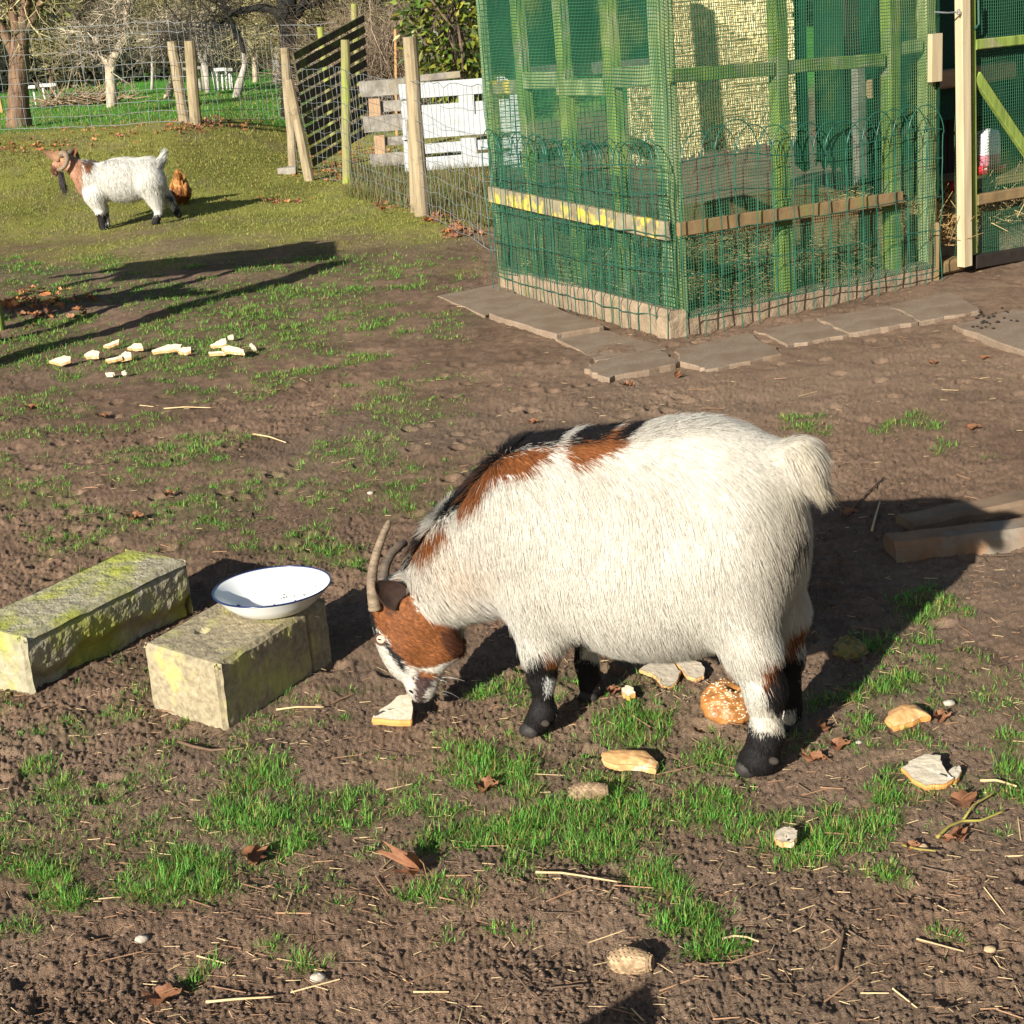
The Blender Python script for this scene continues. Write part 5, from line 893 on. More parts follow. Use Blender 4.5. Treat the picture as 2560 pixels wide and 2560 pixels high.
for k in range(9):
    a = -.5 + k * .125; p0 = H(448 + a * 14, 452, .06); p1 = H(447 + a * 30, 424 + abs(a) * 22, .13); sdv = c_r * .012
    mb.add([p0 - sdv, p0 + sdv, p1 * .5 + p0 * .5 + sdv * 1.5, p1, p1 * .5 + p0 * .5 - sdv * 1.5, p0 - sdv + [0, .01, 0], p0 + sdv + [0, .01, 0], p1 * .5 + p0 * .5 + sdv * 1.5 + [0, .01, 0], p1 + [0, .01, 0], p1 * .5 + p0 * .5 - sdv * 1.5 + [0, .01, 0]], [(0, 1, 2, 3, 4), (9, 8, 7, 6, 5), (0, 5, 6, 1), (1, 6, 7, 2), (2, 7, 8, 3), (3, 8, 9, 4), (4, 9, 5, 0)], np.array([.62, .34, .14]) * RW.uniform(.6, 1.15))
mb.build('tail', M_skin, hen)
for sg in (-1, 1):
    mb = MB(); c = H(450 + sg * 17, 474, .03); v, f = ball(c, EI, (.030, .085, 19 * Kh), 12, 14); mb.add(v, f, colh(v, np.random.default_rng(4 + sg)) * .8); mb.build('wing', M_skin, hen, smooth=True)
M_shank = mat('yellow shank', (.42, .28, .07), (.3, .19, .05), sc=30, bump=.2)
for x in (445, 457):
    mb = MB(); f0 = gp(x, 514); f0[2] = gz(f0[0], f0[1]); mb.tube([H(x, 492), f0 + [0, 0, .01]], .007, 6)
    for a in (-.6, 0, .6): mb.tube([f0 + [0, 0, .012], f0 + [.04 * math.sin(a), .04 * math.cos(a), .006]], .005, 5)
    mb.build('leg', M_shank, hen)
# ------------------------------------------------------------------ stone blocks and the dish
def rough_block(name, label, base, h, m, jit, cat='stone block', sub=22, bev=.018, broken=None, seed=1):
    # base: four ground corners in order; the block is a finely divided box with worn faces
    B = [np.array([p[0], p[1], 0.]) for p in base]; r = np.random.default_rng(seed); mb = MB(); cen = sum(B) / 4
    top = [B[i] + (0, 0, h[i]) for i in range(4)]; bot = [B[i] - (0, 0, .05) for i in range(4)]
    def face(a, b, c, d, nu, nv, nrm, sd):
        u, v = np.meshgrid(np.linspace(0, 1, nu), np.linspace(0, 1, nv)); P = (a * ((1 - u) * (1 - v))[..., None] + b * (u * (1 - v))[..., None] + c * (u * v)[..., None] + d * ((1 - u) * v)[..., None])
        e = np.minimum(np.minimum(u, 1 - u) * np.linalg.norm(b - a), np.minimum(v, 1 - v) * np.linalg.norm(d - a)); inn = ss(0, .03, e)
        s1, s2 = P @ unit(b - a), P @ unit(d - a); n = (fbm(s1 * 45, s2 * 45, sd, 4, .65) - .5) * jit; 
        rnd = -(1 - ss(0, bev, e)) ** 2 * bev * (.5 + .9 * fbm(s1 * 20, s2 * 20, sd + 4, 2)); P = P + np.array(nrm) * (n * inn + rnd * .6)[..., None]
        P = P + (cen - P) * [1, 1, 0] * ((1 - ss(0, bev, e)) * .006)[..., None]
        if broken: P = broken(P, nrm, u, v, s1, s2)
        i = np.arange(nu - 1); k = (np.arange(nv - 1) * nu)[:, None]; q = np.stack([k + i, k + i + 1, k + nu + 1 + i, k + nu + i], -1).reshape(-1, 4); mb.add(P.reshape(-1, 3), q)
    for i in range(4):
        j = (i + 1) % 4; d = unit(B[j] - B[i]); n = np.array([d[1], -d[0], 0]); n = n if n @ ((B[i] + B[j]) / 2 - cen) > 0 else -n
        L = np.linalg.norm(B[j] - B[i]); face(bot[i], bot[j], top[j], top[i], max(20, int(L / .006)), 36, n, seed + 7 * i)
    L1, L2 = np.linalg.norm(B[1] - B[0]), np.linalg.norm(B[2] - B[1]); face(top[0], top[1], top[2], top[3], int(L1 / .006), int(L2 / .006), (0, 0, 1), seed + 40)
    return tag(mb.build(name, m, origin=cen, smooth=False), label, cat)
M_block = mat('pitted lichen concrete', (.36, .30, .19), (.20, .165, .105), sc=60, bump=.45, dist=.006, c3=(.40, .38, .12), s3=6, t3=(.5, .66))
M_stone2 = mat('mossy limestone', (.37, .33, .225), (.24, .215, .14), sc=34, bump=.9, dist=.008, c3=(.31, .32, .06), s3=5, t3=(.44, .6))
c0, c1, c2 = gp(378, 1772), gp(566, 1830), gp(838, 1652); c3_ = c0 + c2 - c1
def pits(P, nrm, u, v, s1, s2):
    if nrm[2] > .5:
        h = gp(505, 1578, .165); d = np.linalg.norm((P - h)[..., :2], axis=-1); P[..., 2] -= .016 * np.clip(1 - d / .018, 0, 1) ** .6
    elif nrm[0] > .6:                                          # vertical tool marks of the shaded side
        P = P + np.array(nrm) * ((vn(s1 * 110, s2 * 9, 5) - .5) * .0035 - .012 * np.exp(-((u - .80) / .012) ** 2))[..., None]
    return P
blk = rough_block('stone_block', 'short square concrete block with a pitted top under the enamel dish', [c1, c2, c3_, c0], [.160, .168, .172, .166], M_block, .006, broken=pits, seed=3)
d0, d1, d2 = gp(-70, 1700), gp(82, 1742), gp(492, 1540); d3 = d0 + d2 - d1
def chips(P, nrm, u, v, s1, s2):
    if nrm[0] > .6:
        w = ss(.55, .35, v + (fbm(s1 * 9, s2 * 2, 8, 3) - .5) * .5); P = P - np.array(nrm) * (w * (.016 + .02 * (fbm(s1 * 22, s2 * 22, 9, 3))))[..., None]
        e = np.exp(-((v - 1) / .1) ** 2) * fbm(s1 * 16, s2 * 0, 3, 3); P = P - np.array(nrm) * (e * .02)[..., None]
    return P
blk2 = rough_block('stone_block', 'long mossy stone block with a chipped side lying left of the dish', [d1, d2, d3, d0], [.150, .165, .165, .150], M_stone2, .008, broken=chips, seed=9)
M_enamel = mat('white enamel', (.80, .80, .77), (.76, .765, .74), sc=4, rough=.22, bump=0, spec=.5, c3=(.50, .49, .45), s3=38, t3=(.70, .75)); M_blue = mat('blue enamel rim', (.012, .025, .10), (.008, .018, .07), sc=20, rough=.25, bump=0, spec=.5)
dc = aty(680, 1468, 1.0); dc = gp(680, 1468, .222); dc[2] = .172; dish = thing('enamel_dish', dc, 'white enamel dish with a thin blue rim standing on the short block', 'dish')
def tilt(mb):
    for i, v in enumerate(mb.v): q = v - dc; mb.v[i] = dc + q + np.array([0, 0, 1.]) * (q[:, 0:1] * .0) ; 
    return mb
RO = .142
tilt(lathe(MB(), dc, [(0, .0), (.085, .0), (.094, .004), (.122, .028), (.136, .046), (RO, .051), (RO, .0535), (.1355, .050), (.120, .032), (.092, .009), (.084, .0055), (0, .005)], 72)).build('bowl', M_enamel, dish, smooth=True)
mb = MB(); an = np.linspace(0, 2 * np.pi, 73); mb.tube(dc + np.stack([RO * np.cos(an), RO * np.sin(an), .0528 + 0 * an], 1), .0022, 8, caps=False); tilt(mb).build('rim', M_blue, dish, smooth=True)
mb = MB(); p = dc + V3(-.085, -.03, .018); v, f = leaf_shape(.018, .6); mb.add(v + p, f, (.03, .025, .02))
for k in range(22): p = dc + V3(RNG.uniform(-.03, .10), RNG.uniform(-.04, .07), .0085); mb.add(ico * RNG.uniform(.0012, .003) + p + [0, 0, max(0, (np.hypot(p[0] - dc[0], p[1] - dc[1]) - .085) * .75)], icf, (.05, .04, .03))
tag(mb.build('dirt_specks', M_dryleaf, origin=dc), 'dark specks of dirt lying in the white dish', 'dirt', kind='stuff')
# ------------------------------------------------------------------ timber at the right
M_log = mat('reddish worn timber', (.27, .155, .085), (.16, .10, .06), sc=9, stretch=(1, 1, 1), bump=.6, dist=.008, c3=(.20, .165, .125), s3=5, t3=(.5, .64))
M_log2 = mat('brown worn plank', (.22, .15, .095), (.14, .095, .06), sc=9, bump=.6, dist=.008)
a = gp(2222, 1392); b = gp(2700, 1345); mb = MB(); mb.beam(a + [0.01, .03, .004], b + [0.01, .03, .012], .085, .12, (0, 0, 1), bev=.25, seg=10, wob=.004); tag(mb.build('timber_beam', M_log, origin=a), 'reddish brown timber beam lying half in the shadow of the goat', 'timber')
a = gp(2262, 1318); b = gp(2700, 1238); mb = MB(); mb.beam(a + [0, 0, -.002], b + [0, 0, .004], .06, .10, (0, 0, 1), bev=.2, seg=8, wob=.003); tag(mb.build('timber_plank', M_log2, origin=a), 'thin brown plank lying behind the reddish timber beam', 'timber')
# ------------------------------------------------------------------ bread and finds on the ground
M_crumbw = mat('white bread crumb', (.60, .53, .41), (.48, .41, .29), sc=90, bump=.8, dist=.003, rough=.9); M_crumbg = mat('stale grey bread crumb', (.50, .43, .33), (.40, .33, .24), sc=90, bump=.8, dist=.003, rough=.9)
M_crust = mat('golden bread crust', (.60, .31, .10), (.50, .22, .06), sc=30, bump=.5, dist=.003, rough=.6); M_crustl = mat('pale bread crust', (.60, .36, .16), (.46, .24, .09), sc=60, bump=.8, dist=.003, rough=.7, c3=(.70, .58, .42), s3=22, t3=(.58, .66))
GBR = 'pieces of bread thrown on the ground'
def slice_(label, poly, th, tiltv=(0, 0), mc=M_crumbw, mk=M_crust, lift=.004, sc=1.0, name='bread_slice', bulge=.0, cat='bread'):
    # poly in reading pixels, outline of the upper face laid on the ground plane
    cx, cy = np.mean([q[0] for q in poly]), np.mean([q[1] for q in poly]); c = dg(cx, cy, .012); z0 = float(gz(c[0], c[1])) + lift; P = []
    for x, y in poly:                                           # outline in the tilted plane of the slice
        d = ray(x * 1.32505, y * 1.32505); nn = V3(-tiltv[0], -tiltv[1], 1); P.append(EYE + d * (((c - EYE) @ nn) / (d @ nn)))
    L = []
    m = len(P)
    for i in range(m):                                          # finer, slightly ragged outline
        for t in (0, .25, .5, .75):
            q = P[i] * (1 - t) + P[(i + 1) % m] * t; L.append(q + RNG.normal(0, .0012, 3) * [1, 1, 0])
    L = (np.array(L) - c) * [1, 1, 0]; ar = np.sum(L[:, 0] * np.roll(L[:, 1], -1) - np.roll(L[:, 0], -1) * L[:, 1]); L = L[::-1] if ar < 0 else L
    n = len(L); root = thing(name, (c[0], c[1], z0), label, cat, GBR)
    def zz(q): return q[:, 0] * tiltv[0] + q[:, 1] * tiltv[1]
    base = -min(0, zz(L).min())
    rings = [(k, th + bulge * 1.6 * (1 - k ** 2.2)) for k in (1, .92, .82, .7, .58, .45, .32, .2, .1)]; v = []
    for k, h in rings: q = L * k; nz_ = (fbm((q[:, 0] + c[0]) * 90, (q[:, 1] + c[1]) * 90, 3, 3) - .5) * (.0045 if bulge else .0035) * (1 - k ** 6); v.append(np.column_stack([q[:, 0], q[:, 1], zz(q) + base + h + nz_]))
    v.append(np.array([[0, 0, base + th + bulge * 1.6]])); V_ = np.concatenate(v) + [c[0], c[1], z0]; f = []
    for k in range(8): f += [(k * n + i, k * n + (i + 1) % n, (k + 1) * n + (i + 1) % n, (k + 1) * n + i) for i in range(n)]
    mb = MB(); mb.add(V_, f); mb.f.append(np.array([(8 * n + i, 8 * n + (i + 1) % n, 9 * n) for i in range(n)])); mb.build('crumb', mc, root, smooth=True)
    o = 1.0; t1 = np.column_stack([L, ])[:, :2]; top = np.column_stack([L[:, 0] * 1.003, L[:, 1] * 1.003, zz(L) + base + th - .0008]); mid = np.column_stack([L[:, 0] * 1.03, L[:, 1] * 1.03, zz(L) + base + th * .5]); bt = np.column_stack([L[:, 0] * .985, L[:, 1] * .985, zz(L) + base])
    V_ = np.concatenate([bt, mid, top]) + [c[0], c[1], z0]; f = [(k * n + i, k * n + (i + 1) % n, (k + 1) * n + (i + 1) % n, (k + 1) * n + i) for k in (0, 1) for i in range(n)] + [tuple(range(n - 1, -1, -1))]
    mb = MB(); mb.add(V_, f); mb.build('crust', mk, root); return root
slice_('triangular white bread slice with golden crust at the grazing goat\'s mouth', [(703, 1368), (722, 1350), (742, 1336), (752, 1326), (772, 1322), (779, 1328), (778, 1366), (774, 1372)], .016, (.0, .28))
slice_('larger stale bread slice with a bitten notch beneath the goat\'s belly', [(1206, 1268), (1225, 1256), (1250, 1253), (1272, 1257), (1284, 1272), (1276, 1292), (1262, 1301), (1250, 1299), (1243, 1286), (1230, 1275)], .010, (0, .12), M_crumbg, M_crustl)
slice_('smaller stale bread half touching the larger one beneath the goat\'s belly', [(1276, 1256), (1300, 1254), (1324, 1260), (1331, 1272), (1328, 1284), (1314, 1291), (1296, 1284)], .010, (.05, .15), M_crumbg, M_crustl)
slice_('small broken bread corner beside the raised fore hoof', [(1173, 1309), (1184, 1303), (1196, 1308), (1198, 1318), (1186, 1324), (1176, 1318)], .012, (.2, .3), M_crumbw, M_crust, name='bread_scrap')
slice_('long curled bread crust lying alone on bare soil before the goat', [(1136, 1428), (1155, 1421), (1215, 1422), (1228, 1432), (1242, 1446), (1238, 1457), (1205, 1450), (1160, 1449), (1140, 1442)], .014, (.0, .15), M_crustl, M_crustl, name='bread_crust', bulge=.004)
slice_('domed golden roll crust lying right of the hind hooves', [(1670, 1362), (1680, 1346), (1700, 1336), (1730, 1335), (1748, 1348), (1756, 1356), (1735, 1360), (1710, 1372), (1685, 1376)], .012, (0, .1), M_crustl, M_crust, name='bread_crust', bulge=.010)
slice_('torn white bread slice with a ragged edge at the right of the grass', [(1704, 1454), (1722, 1440), (1745, 1430), (1772, 1432), (1778, 1448), (1786, 1464), (1800, 1474), (1780, 1486), (1745, 1487), (1720, 1474)], .012, (.0, .12))
slice_('small ragged scrap beside the torn white bread slice', [(1786, 1456), (1800, 1446), (1811, 1444), (1812, 1458), (1806, 1470), (1792, 1472)], .010, (0, .12), name='bread_scrap')
slice_('round grey rice cracker half sunk in the grass', [(1462, 1588), (1472, 1580), (1490, 1577), (1504, 1584), (1505, 1596), (1494, 1606), (1476, 1607), (1464, 1600)], .012, (0, .15), M_crumbg, M_crustl, name='rice_cracker', lift=.016)
for lab, pl, tv in [('whitest heart shaped bread slice at the left end of the row on the grass', [(97, 693), (110, 688), (122, 684), (134, 686), (133, 692), (118, 698)], (0, 0.74)), ('bread slice with round crust second from the left end of the row', [(162, 681), (176, 674), (188, 676), (186, 684), (166, 686)], (0, 0.80)),
    ('bent bread piece behind the middle of the left row', [(199, 664), (214, 657), (226, 653), (224, 659), (208, 665)], (0, 0.74)), ('thin crust third from the left in the row', [(202, 686), (228, 680), (230, 684), (206, 689)], (0, 0.61)), ('bread slice with tan crust standing in the grass fourth in the row', [(228, 682), (238, 674), (248, 676), (248, 684), (232, 688)], (0, 0.94)),
    ('pale crust leaning behind the fourth slice of the row', [(244, 667), (256, 659), (268, 660), (270, 668), (258, 669)], (0, 0.87)), ('brown toasted crust in the middle of the row', [(291, 672), (318, 662), (340, 664), (338, 670), (310, 673), (294, 676)], (0, 0.68)), ('pale slice lying behind the brown toasted crust', [(314, 661), (330, 656), (342, 657), (340, 663), (318, 664)], (0, 0.80)),
    ('round white slice right of the brown toasted crust', [(338, 672), (348, 667), (360, 667), (361, 674), (350, 677), (340, 676)], (0, 0.94)), ('upright white bread triangle near the right end of the row', [(400, 663), (414, 655), (426, 651), (427, 662), (404, 666)], (0, 1.00)), ('flat pale strip before the right end of the row', [(396, 671), (420, 670), (424, 674), (398, 675)], (0, 0.61)), ('tan crust at the right end of the row', [(422, 668), (434, 664), (458, 671), (460, 677), (428, 675)], (0, 0.80))]:
    pm = np.mean(pl, 0); slice_(lab, [tuple(pm + (np.array(q) - pm) * 1.12) for q in pl], .012, tv, M_crumbw, M_crustl, lift=.014)
for lab, pl in [('tiny white bread bit left of a second one in front of the row', [(200, 709), (210, 708), (218, 709), (212, 713), (202, 713)]), ('tiny white bread bit right of another in front of the row', [(230, 706), (237, 704), (239, 708), (233, 710)]), ('small white bread stick alone right of the row', [(471, 655), (476, 652), (484, 662), (479, 664)]), ('little cream scrap above the right end of the row', [(430, 641), (440, 638), (442, 643), (433, 645)])]:
    slice_(lab, pl, .012, (0, .6), M_crumbw, M_crumbw, lift=.01, name='bread_scrap')
# seeded golden pastry ring
M_bun = mat('glazed golden pastry', (.42, .19, .055), (.26, .10, .025), sc=45, bump=.9, dist=.006, rough=.38, spec=.5); M_seed = mat('sugar crystals', (.75, .66, .5), (.6, .48, .3), sc=60, bump=.4, rough=.4)
pc = dpt(1372, 1350); pt = thing('pastry', pc, 'golden glazed pastry sprinkled with coarse sugar behind the hind hoof', 'pastry', GBR)
Rb = unit(V3(.15, -.55, .85)); Ru = unit(np.cross(V3(0, 0, 1), Rb)); RBM = np.stack([Ru, np.cross(Rb, Ru), Rb], 1)
v, f = ball(V3(0, 0, 0), np.eye(3), (1, 1, 1), 40, 60); ds = 1 + .10 * (fbm(v[:, 0] * 2.5 + 5, v[:, 1] * 2.5 + v[:, 2], 4, 3) - .5) * 2 + .07 * (fbm(v[:, 0] * 9, v[:, 1] * 9 + v[:, 2] * 3, 9, 3) - .5) * 2
nick = np.exp(-(((v[:, 0] - .45) / .30) ** 2 + ((v[:, 1] - .42) / .16) ** 2)) * (v[:, 2] > 0); v = v * ds[:, None] * [.056, .060, .030]; v[:, 2] -= nick * .026
pw = pc + [0, 0, .030] + v @ RBM.T; mb = MB(); mb.add(pw, f); mb.build('dough', M_bun, pt, smooth=True); mb = MB(); up_ = np.where((v[:, 2] > .012) & (nick < .2))[0]
for k in RNG.choice(up_, 170): mb.add(ico * RNG.uniform(.0012, .0030) * [1.5, 1, .7] + pw[k], icf)
mb.build('sugar', M_seed, pt)
# cones, stones, leaves, twigs
M_cone = mat('spruce cone scale', (.75, 1.25), sc=80, attr=True, rough=.7, bump=.3)
def cone(label, x, y, L, R, yaw, base):
    c = dpt(x, y) + [0, 0, R * .8]; mb = MB(); a = V3(math.cos(yaw), math.sin(yaw), .06); a = unit(a); u = unit(np.cross(a, V3(0, 0, 1))); w_ = np.cross(u, a); mb.add(*ball(c, np.stack([a, u, w_], 1), (L * .47, R * .8, R * .8)), (.10, .07, .045)); n = 0
    for ir in range(15):
        t = -1 + 2 * (ir + .5) / 15; rr_ = R * math.sqrt(max(0, 1 - (t * .96) ** 2)) ** .75
        for k in range(9):
            ph = (k + (ir % 2) * .5) * 2 * np.pi / 9; d = u * math.cos(ph) + w_ * math.sin(ph); p = c + a * (t * L / 2) + d * rr_ * .82; tg = np.cross(a, d); s = R * .52
            v = np.array([p - tg * s * .6, p + tg * s * .6, p + tg * s * .45 - a * s * .9 + d * s * .34, p - a * s * 1.25 + d * s * .30, p - tg * s * .45 - a * s * .9 + d * s * .34, p - d * s * .25 - a * s * .4]); mb.add(v, [(0, 1, 2, 3, 4), (1, 0, 5), (2, 1, 5), (3, 2, 5), (4, 3, 5), (0, 4, 5)], np.array(base) * RNG.uniform(.6, 1.3))
    return tag(mb.build('spruce_cone', M_cone, origin=c), label, 'cone', 'fallen spruce cones')
cone('brown spruce cone lying among the grass blades below the long crust', 1117, 1508, .072, .019, -.12, (.27, .185, .11)); cone('pale tan spruce cone lying on bare soil near the bottom edge', 1200, 1832, .062, .0225, -.35, (.36, .245, .14))
M_peb = mat('pale pebble', (.44, .40, .33), (.30, .25, .19), sc=60, bump=.2); M_peb2 = mat('tan pebble', (.45, .32, .18), (.35, .24, .14), sc=60, bump=.2)
for lab, x, y, s, m in [('white pebble with a dark shadow at the lower left', 268, 1776, .012, M_peb), ('cream pebble between two straw pieces near the bottom edge', 600, 1848, .013, M_peb), ('tan pebble before the dry leaf at the lower right', 1740, 1607, .011, M_peb2), ('small white stone by the tail of the goat', 1427, 1107, .010, M_peb), ('pale pebble on the soil right of the domed crust', 1791, 1331, .012, M_peb), ('round tan pebble on bare soil at the far lower right', 1868, 1795, .010, M_peb2), ('white pebble in the grass right of the hind hooves', 1620, 1352 + 50, .007, M_peb), ('pale pebble alone on the track at mid left', 700, 1045 - 130 + 20, .011, M_peb)]:
    p = dpt(x, y); mb = MB(); s = s * .8; v, f = ball(p + [0, 0, s * .4], I3, (s * 1.3, s, s * .7), 10, 14); v = v + RNG.normal(0, s * .06, v.shape); mb.add(v, f); tag(mb.build('pebble', m, origin=p, smooth=True), lab, 'pebble')
M_leafs = mat('dry oak leaf', (.28, .125, .06), (.17, .075, .04), sc=40, bump=.5, rough=.6, transl=.15)
def dry_leaf(label, x, y, s, yaw, curl, tl, m=M_leafs, lob=1):
    p = dpt(x, y); v, f = leaf_shape(s, curl, lob); R1 = np.array([[1, 0, 0], [0, math.cos(tl), -math.sin(tl)], [0, math.sin(tl), math.cos(tl)]]); R2 = np.array([[math.cos(yaw), -math.sin(yaw), 0], [math.sin(yaw), math.cos(yaw), 0], [0, 0, 1]]); v = v @ R1.T @ R2.T; v = v - [0, 0, v[:, 2].min() - .004]
    o = thing('dry_leaf', p, label, 'leaf', 'dry leaves lying on the ground'); mb = MB(); mb.add(v + p, f); mb.build('blade', m, o, smooth=True); mb = MB(); a = np.array([.45 * s, 0, .0]) @ R1.T @ R2.T; z = max(.004, v[:, 2].mean()); mb.tube([p + [0, 0, z], p + a + [0, 0, z + .003], p + a * 1.8 + [0, 0, .004]], [.0012, .001, .0008], 5); mb.build('stalk', M_dryleaf2, o)
M_dryleaf2 = mat('leaf stalk', (.30, .17, .08), (.2, .1, .05), sc=20, bump=0)
for a in [('large brown lobed oak leaf below the torn white bread', 1815, 1520, .062, .6, .5, .25), ('crumpled brown leaf standing upright in the lower middle', 793, 1650, .060, -1.2, 2.6, .9), ('flat torn brown leaf near the bottom left edge', 306, 1893, .055, .3, .8, .2), ('curled brown leaf beside the tuft at lower left of centre', 470, 1628, .052, .9, 1.8, 1.0), ('brown leaf curled against the domed golden crust', 1772, 1360, .040, .4, 1.6, .5),
    ('reddish leaf at the edge of the goat\'s shadow behind the hind leg', 1548, 1382, .040, 1.4, 1.2, .7), ('long reddish leaf lying in front of that shadow edge', 1535, 1437, .045, -.3, 1.0, .2, ), ('brown leaf right of the long reddish one by the hind leg', 1580, 1415, .045, .3, 1.0, .3), ('small pair of brown leaf halves beneath the green twig', 1805, 1592, .038, .8, 1.5, .6), ('pale pinkish leaf scrap beneath the green twig', 1788, 1590, .026, .1, .9, .3),
    ('crumpled leaf between grass tufts below the long crust', 915, 1490, .045, .2, 1.6, .4), ('small round brown leaf by the yellow stalk at lower right', 1718, 1612, .026, .2, 1.4, .5), ('orange leaf on the soil right of the track', 1833, 812, .055, .1, .6, .15), ('orange brown leaf behind the goat near the slab', 1183, 722, .05, .4, 1.5, .5), ('curled dry leaf before the dark gap of the slabs', 1274, 712, .045, 1.5, 1.6, .9), ('orange leaf above the right slab', 1855, 678, .05, .1, .5, .1), ('orange leaf lying on the track before the coop', 1760, 686, .045, .6, .6, .15),
    ('pale brown crumpled leaf above the mossy block', 255, 985, .05, .2, 1.5, .4), ('brown leaf on the soil at the left edge below the bread row', 58, 770, .055, .4, .9, .2), ('small brown leaf right of the one at the left edge', 197, 790, .045, .7, .7, .2), ('pale leaf on the soil by the goat\'s raised hoof', 1155, 1318, .034, .5, 1.3, .4), ('tan leaf scrap in the grass above the mossy block', 318, 1240 - 300, .04, .5, 1.2, .4), ('brown leaf lying above the spine of the goat', 1005, 803, .04, .2, .9, .3), ('dark leaf in the shadow behind the tail', 1600, 972, .05, .2, .7, .2)]:
    dry_leaf(*a)
M_gtwig = mat('greenish twig', (.30, .27, .06), (.22, .17, .05), sc=20, bump=.2); M_btwig = mat('brown twig', (.19, .115, .07), (.10, .065, .045), sc=20, bump=.3); M_pstraw = mat('pale straw stalk', (.60, .46, .26), (.5, .36, .18), sc=20, bump=0)
def stick(name, label, pts, r, m, cat='twig', side=None, z=.008):
    P = np.array([dpt(x, y) for x, y in pts]); P[:, 2] += z + np.linspace(0, .004, len(P)); o = thing(name, P[0], label, cat); t = np.linspace(0, len(P) - 1, 4 * len(P)); C = np.stack([np.interp(t, np.arange(len(P)), P[:, k]) for k in range(3)], 1); mb = MB(); mb.tube(C, np.linspace(r, r * .6, len(C)), 6); mb.build('stem', m, o, smooth=True)
    if side: S = np.array([dpt(x, y) for x, y in side]); S[:, 2] += z + np.linspace(0, .02, len(S)); mb = MB(); mb.tube(S, np.linspace(r * .7, r * .4, len(S)), 5); mb.build('side_twig', m, o, smooth=True)
stick('twig', 'forked yellow green twig at the lower right', [(1768, 1592), (1790, 1574), (1815, 1562), (1850, 1560), (1895, 1544)], .0034, M_gtwig, side=[(1815, 1562), (1835, 1538), (1868, 1518), (1890, 1500)])
stick('stalk', 'short yellow stalk beside the small round leaf at lower right', [(1702, 1606), (1730, 1618), (1766, 1624)], .0026, M_gtwig, 'stalk'); stick('straw_stalk', 'long pale straw lying below the grass in the lower middle', [(1012, 1662), (1060, 1662), (1100, 1668), (1165, 1680)], .0024, M_pstraw, 'straw')
stick('straw_stalk', 'pale split straw at the right edge by the grass', [(1850, 1470), (1880, 1478), (1918, 1492)], .0034, M_pstraw, 'straw'); stick('straw_stalk', 'long pale straw near the bottom left', [(390, 1898), (450, 1896), (518, 1892)], .0026, M_pstraw, 'straw'); stick('straw_stalk', 'pale straw lying by the corner of the short block', [(522, 1342), (560, 1341), (612, 1340)], .0026, M_pstraw, 'straw')
stick('straw_stalk', 'slanting straw on the soil left of the goat\'s spine', [(478, 823), (510, 830), (540, 838)], .0035, M_pstraw, 'straw'); stick('straw_stalk', 'white straw lying across the soil above the tufts at mid left', [(310, 776), (350, 776), (400, 774)], .003, M_pstraw, 'straw'); stick('straw_stalk', 'bent pale straw at the lower right of the grass', [(1362, 1775), (1385, 1768), (1410, 1775), (1432, 1790)], .0024, M_pstraw, 'straw')
stick('twig', 'reddish bare twig in front of the short block', [(338, 1410), (365, 1418), (400, 1424), (432, 1424)], .0042, M_btwig); stick('twig', 'thin dark twig sloping across bare soil at the bottom centre', [(962, 1838), (985, 1866), (1010, 1895), (1030, 1920)][:3], .002, M_btwig); stick('twig', 'dark brown branched twig at the bottom right of the soil', [(1578, 1835), (1585, 1800), (1592, 1770)], .004, M_btwig, side=[(1590, 1785), (1570, 1775), (1545, 1765)])
stick('twig', 'brown twig pointing up behind the goat\'s tail', [(1608, 962), (1640, 930), (1668, 900)], .0035, M_btwig); stick('twig', 'pale bent stick in the shadow by the plank', [(1645, 1005), (1650, 985), (1660, 950)], .004, M_pstraw)
mb = MB(); p = dpt(1590, 1160 + 95); 
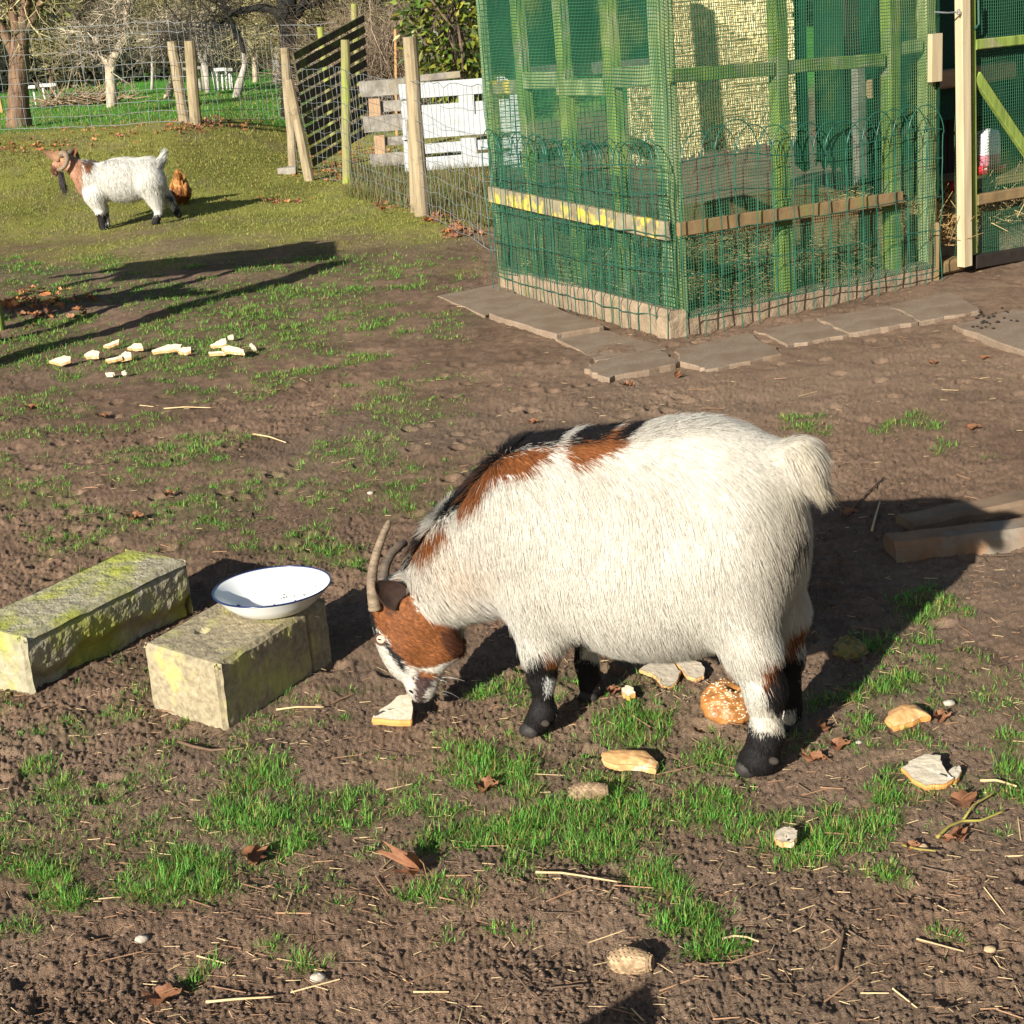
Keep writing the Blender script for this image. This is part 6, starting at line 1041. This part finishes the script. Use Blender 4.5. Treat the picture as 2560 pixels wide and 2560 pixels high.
# clod of turf in the goat's shadow
p = dpt(1605, 1245 - 10); v, f = ball(p + [0, 0, .012], I3, (.04, .035, .028), 12, 18); v = v + RNG.normal(0, .003, v.shape); mb.add(v, f); tag(mb.build('turf_clod', mat('turf clod', (.22, .15, .08), (.14, .16, .05), sc=60, bump=.8, dist=.005), origin=p, smooth=False), 'small clod of turf beside the shadow under the goat', 'clod')
# hay rack just outside the left edge: its leg stands at the frame, its shadow falls into the yard
rk = thing('hay_rack', gp(8, 830), 'dark roofed wooden hay rack at the left edge casting a long shadow', 'hay rack')
Z1 = 1.30
for bx, by, m, zt in [(-2.80, 8.85, M_dark, Z1), (-2.885, 9.25, M_alg, 1.2), (-4.1, 8.55, M_dark, Z1), (-2.95, 7.45, M_dark, 1.5), (-4.15, 7.6, M_dark, Z1)]:
    mb = MB(); mb.beam((bx, by, -.1), (bx, by, zt), .07 if by > 7.5 else .15, .07 if by > 7.5 else .15, (1, 0, 0), seg=2); mb.build('leg', m, rk)
mb = MB(); mb.beam((-4.3, 8.3, Z1 + .03), (-2.80, 8.42, Z1 + .03), .85, .03, (0, 1, 0)); mb.build('roof', M_dark, rk)
for k in range(4): mb = MB(); y = 7.7 + .22 * k; mb.beam((-4.3, y, .95 - .06 * k), (-2.95, y + .1, .95 - .06 * k), .03, .05, (0, 1, 0)); mb.build('rail', M_dark, rk)
mb = MB(); mb.beam((-4.3, 9.05, .98), (-2.85, 9.1, 1.25), .05, .05, (0, 0, 1)); mb.build('rail', M_dark, rk)
# unseen stand-in added outside the lower edge to cast a blunt shadow tip
mb = MB(); q = np.array([.152, 2.19, 0]) - .55 * np.array([sdir[0], sdir[1], 0]) / sdir[2] * -1; q = V3(.150 + .55 * sdir[0] / sdir[2], 2.18 + .55 * sdir[1] / sdir[2], 0)
mb.beam(q - [0, 0, .1] + [-.03, 0, 0], q + [-.03, 0, .46], .15, .10, (1, 0, 0)); mb.add([q + [-.105, -.05, .46], q + [.045, -.05, .46], q + [.045, .05, .46], q + [-.105, .05, .46], q + [.02, -.05, .55], q + [.02, .05, .55]], [(0, 1, 4), (1, 2, 5, 4), (3, 5, 2), (0, 4, 5, 3), (3, 2, 1, 0)])
tag(mb.build('shadow_standin', M_dark, origin=q), 'unseen stand-in added below the frame to cast a blunt shadow tip', 'stake')
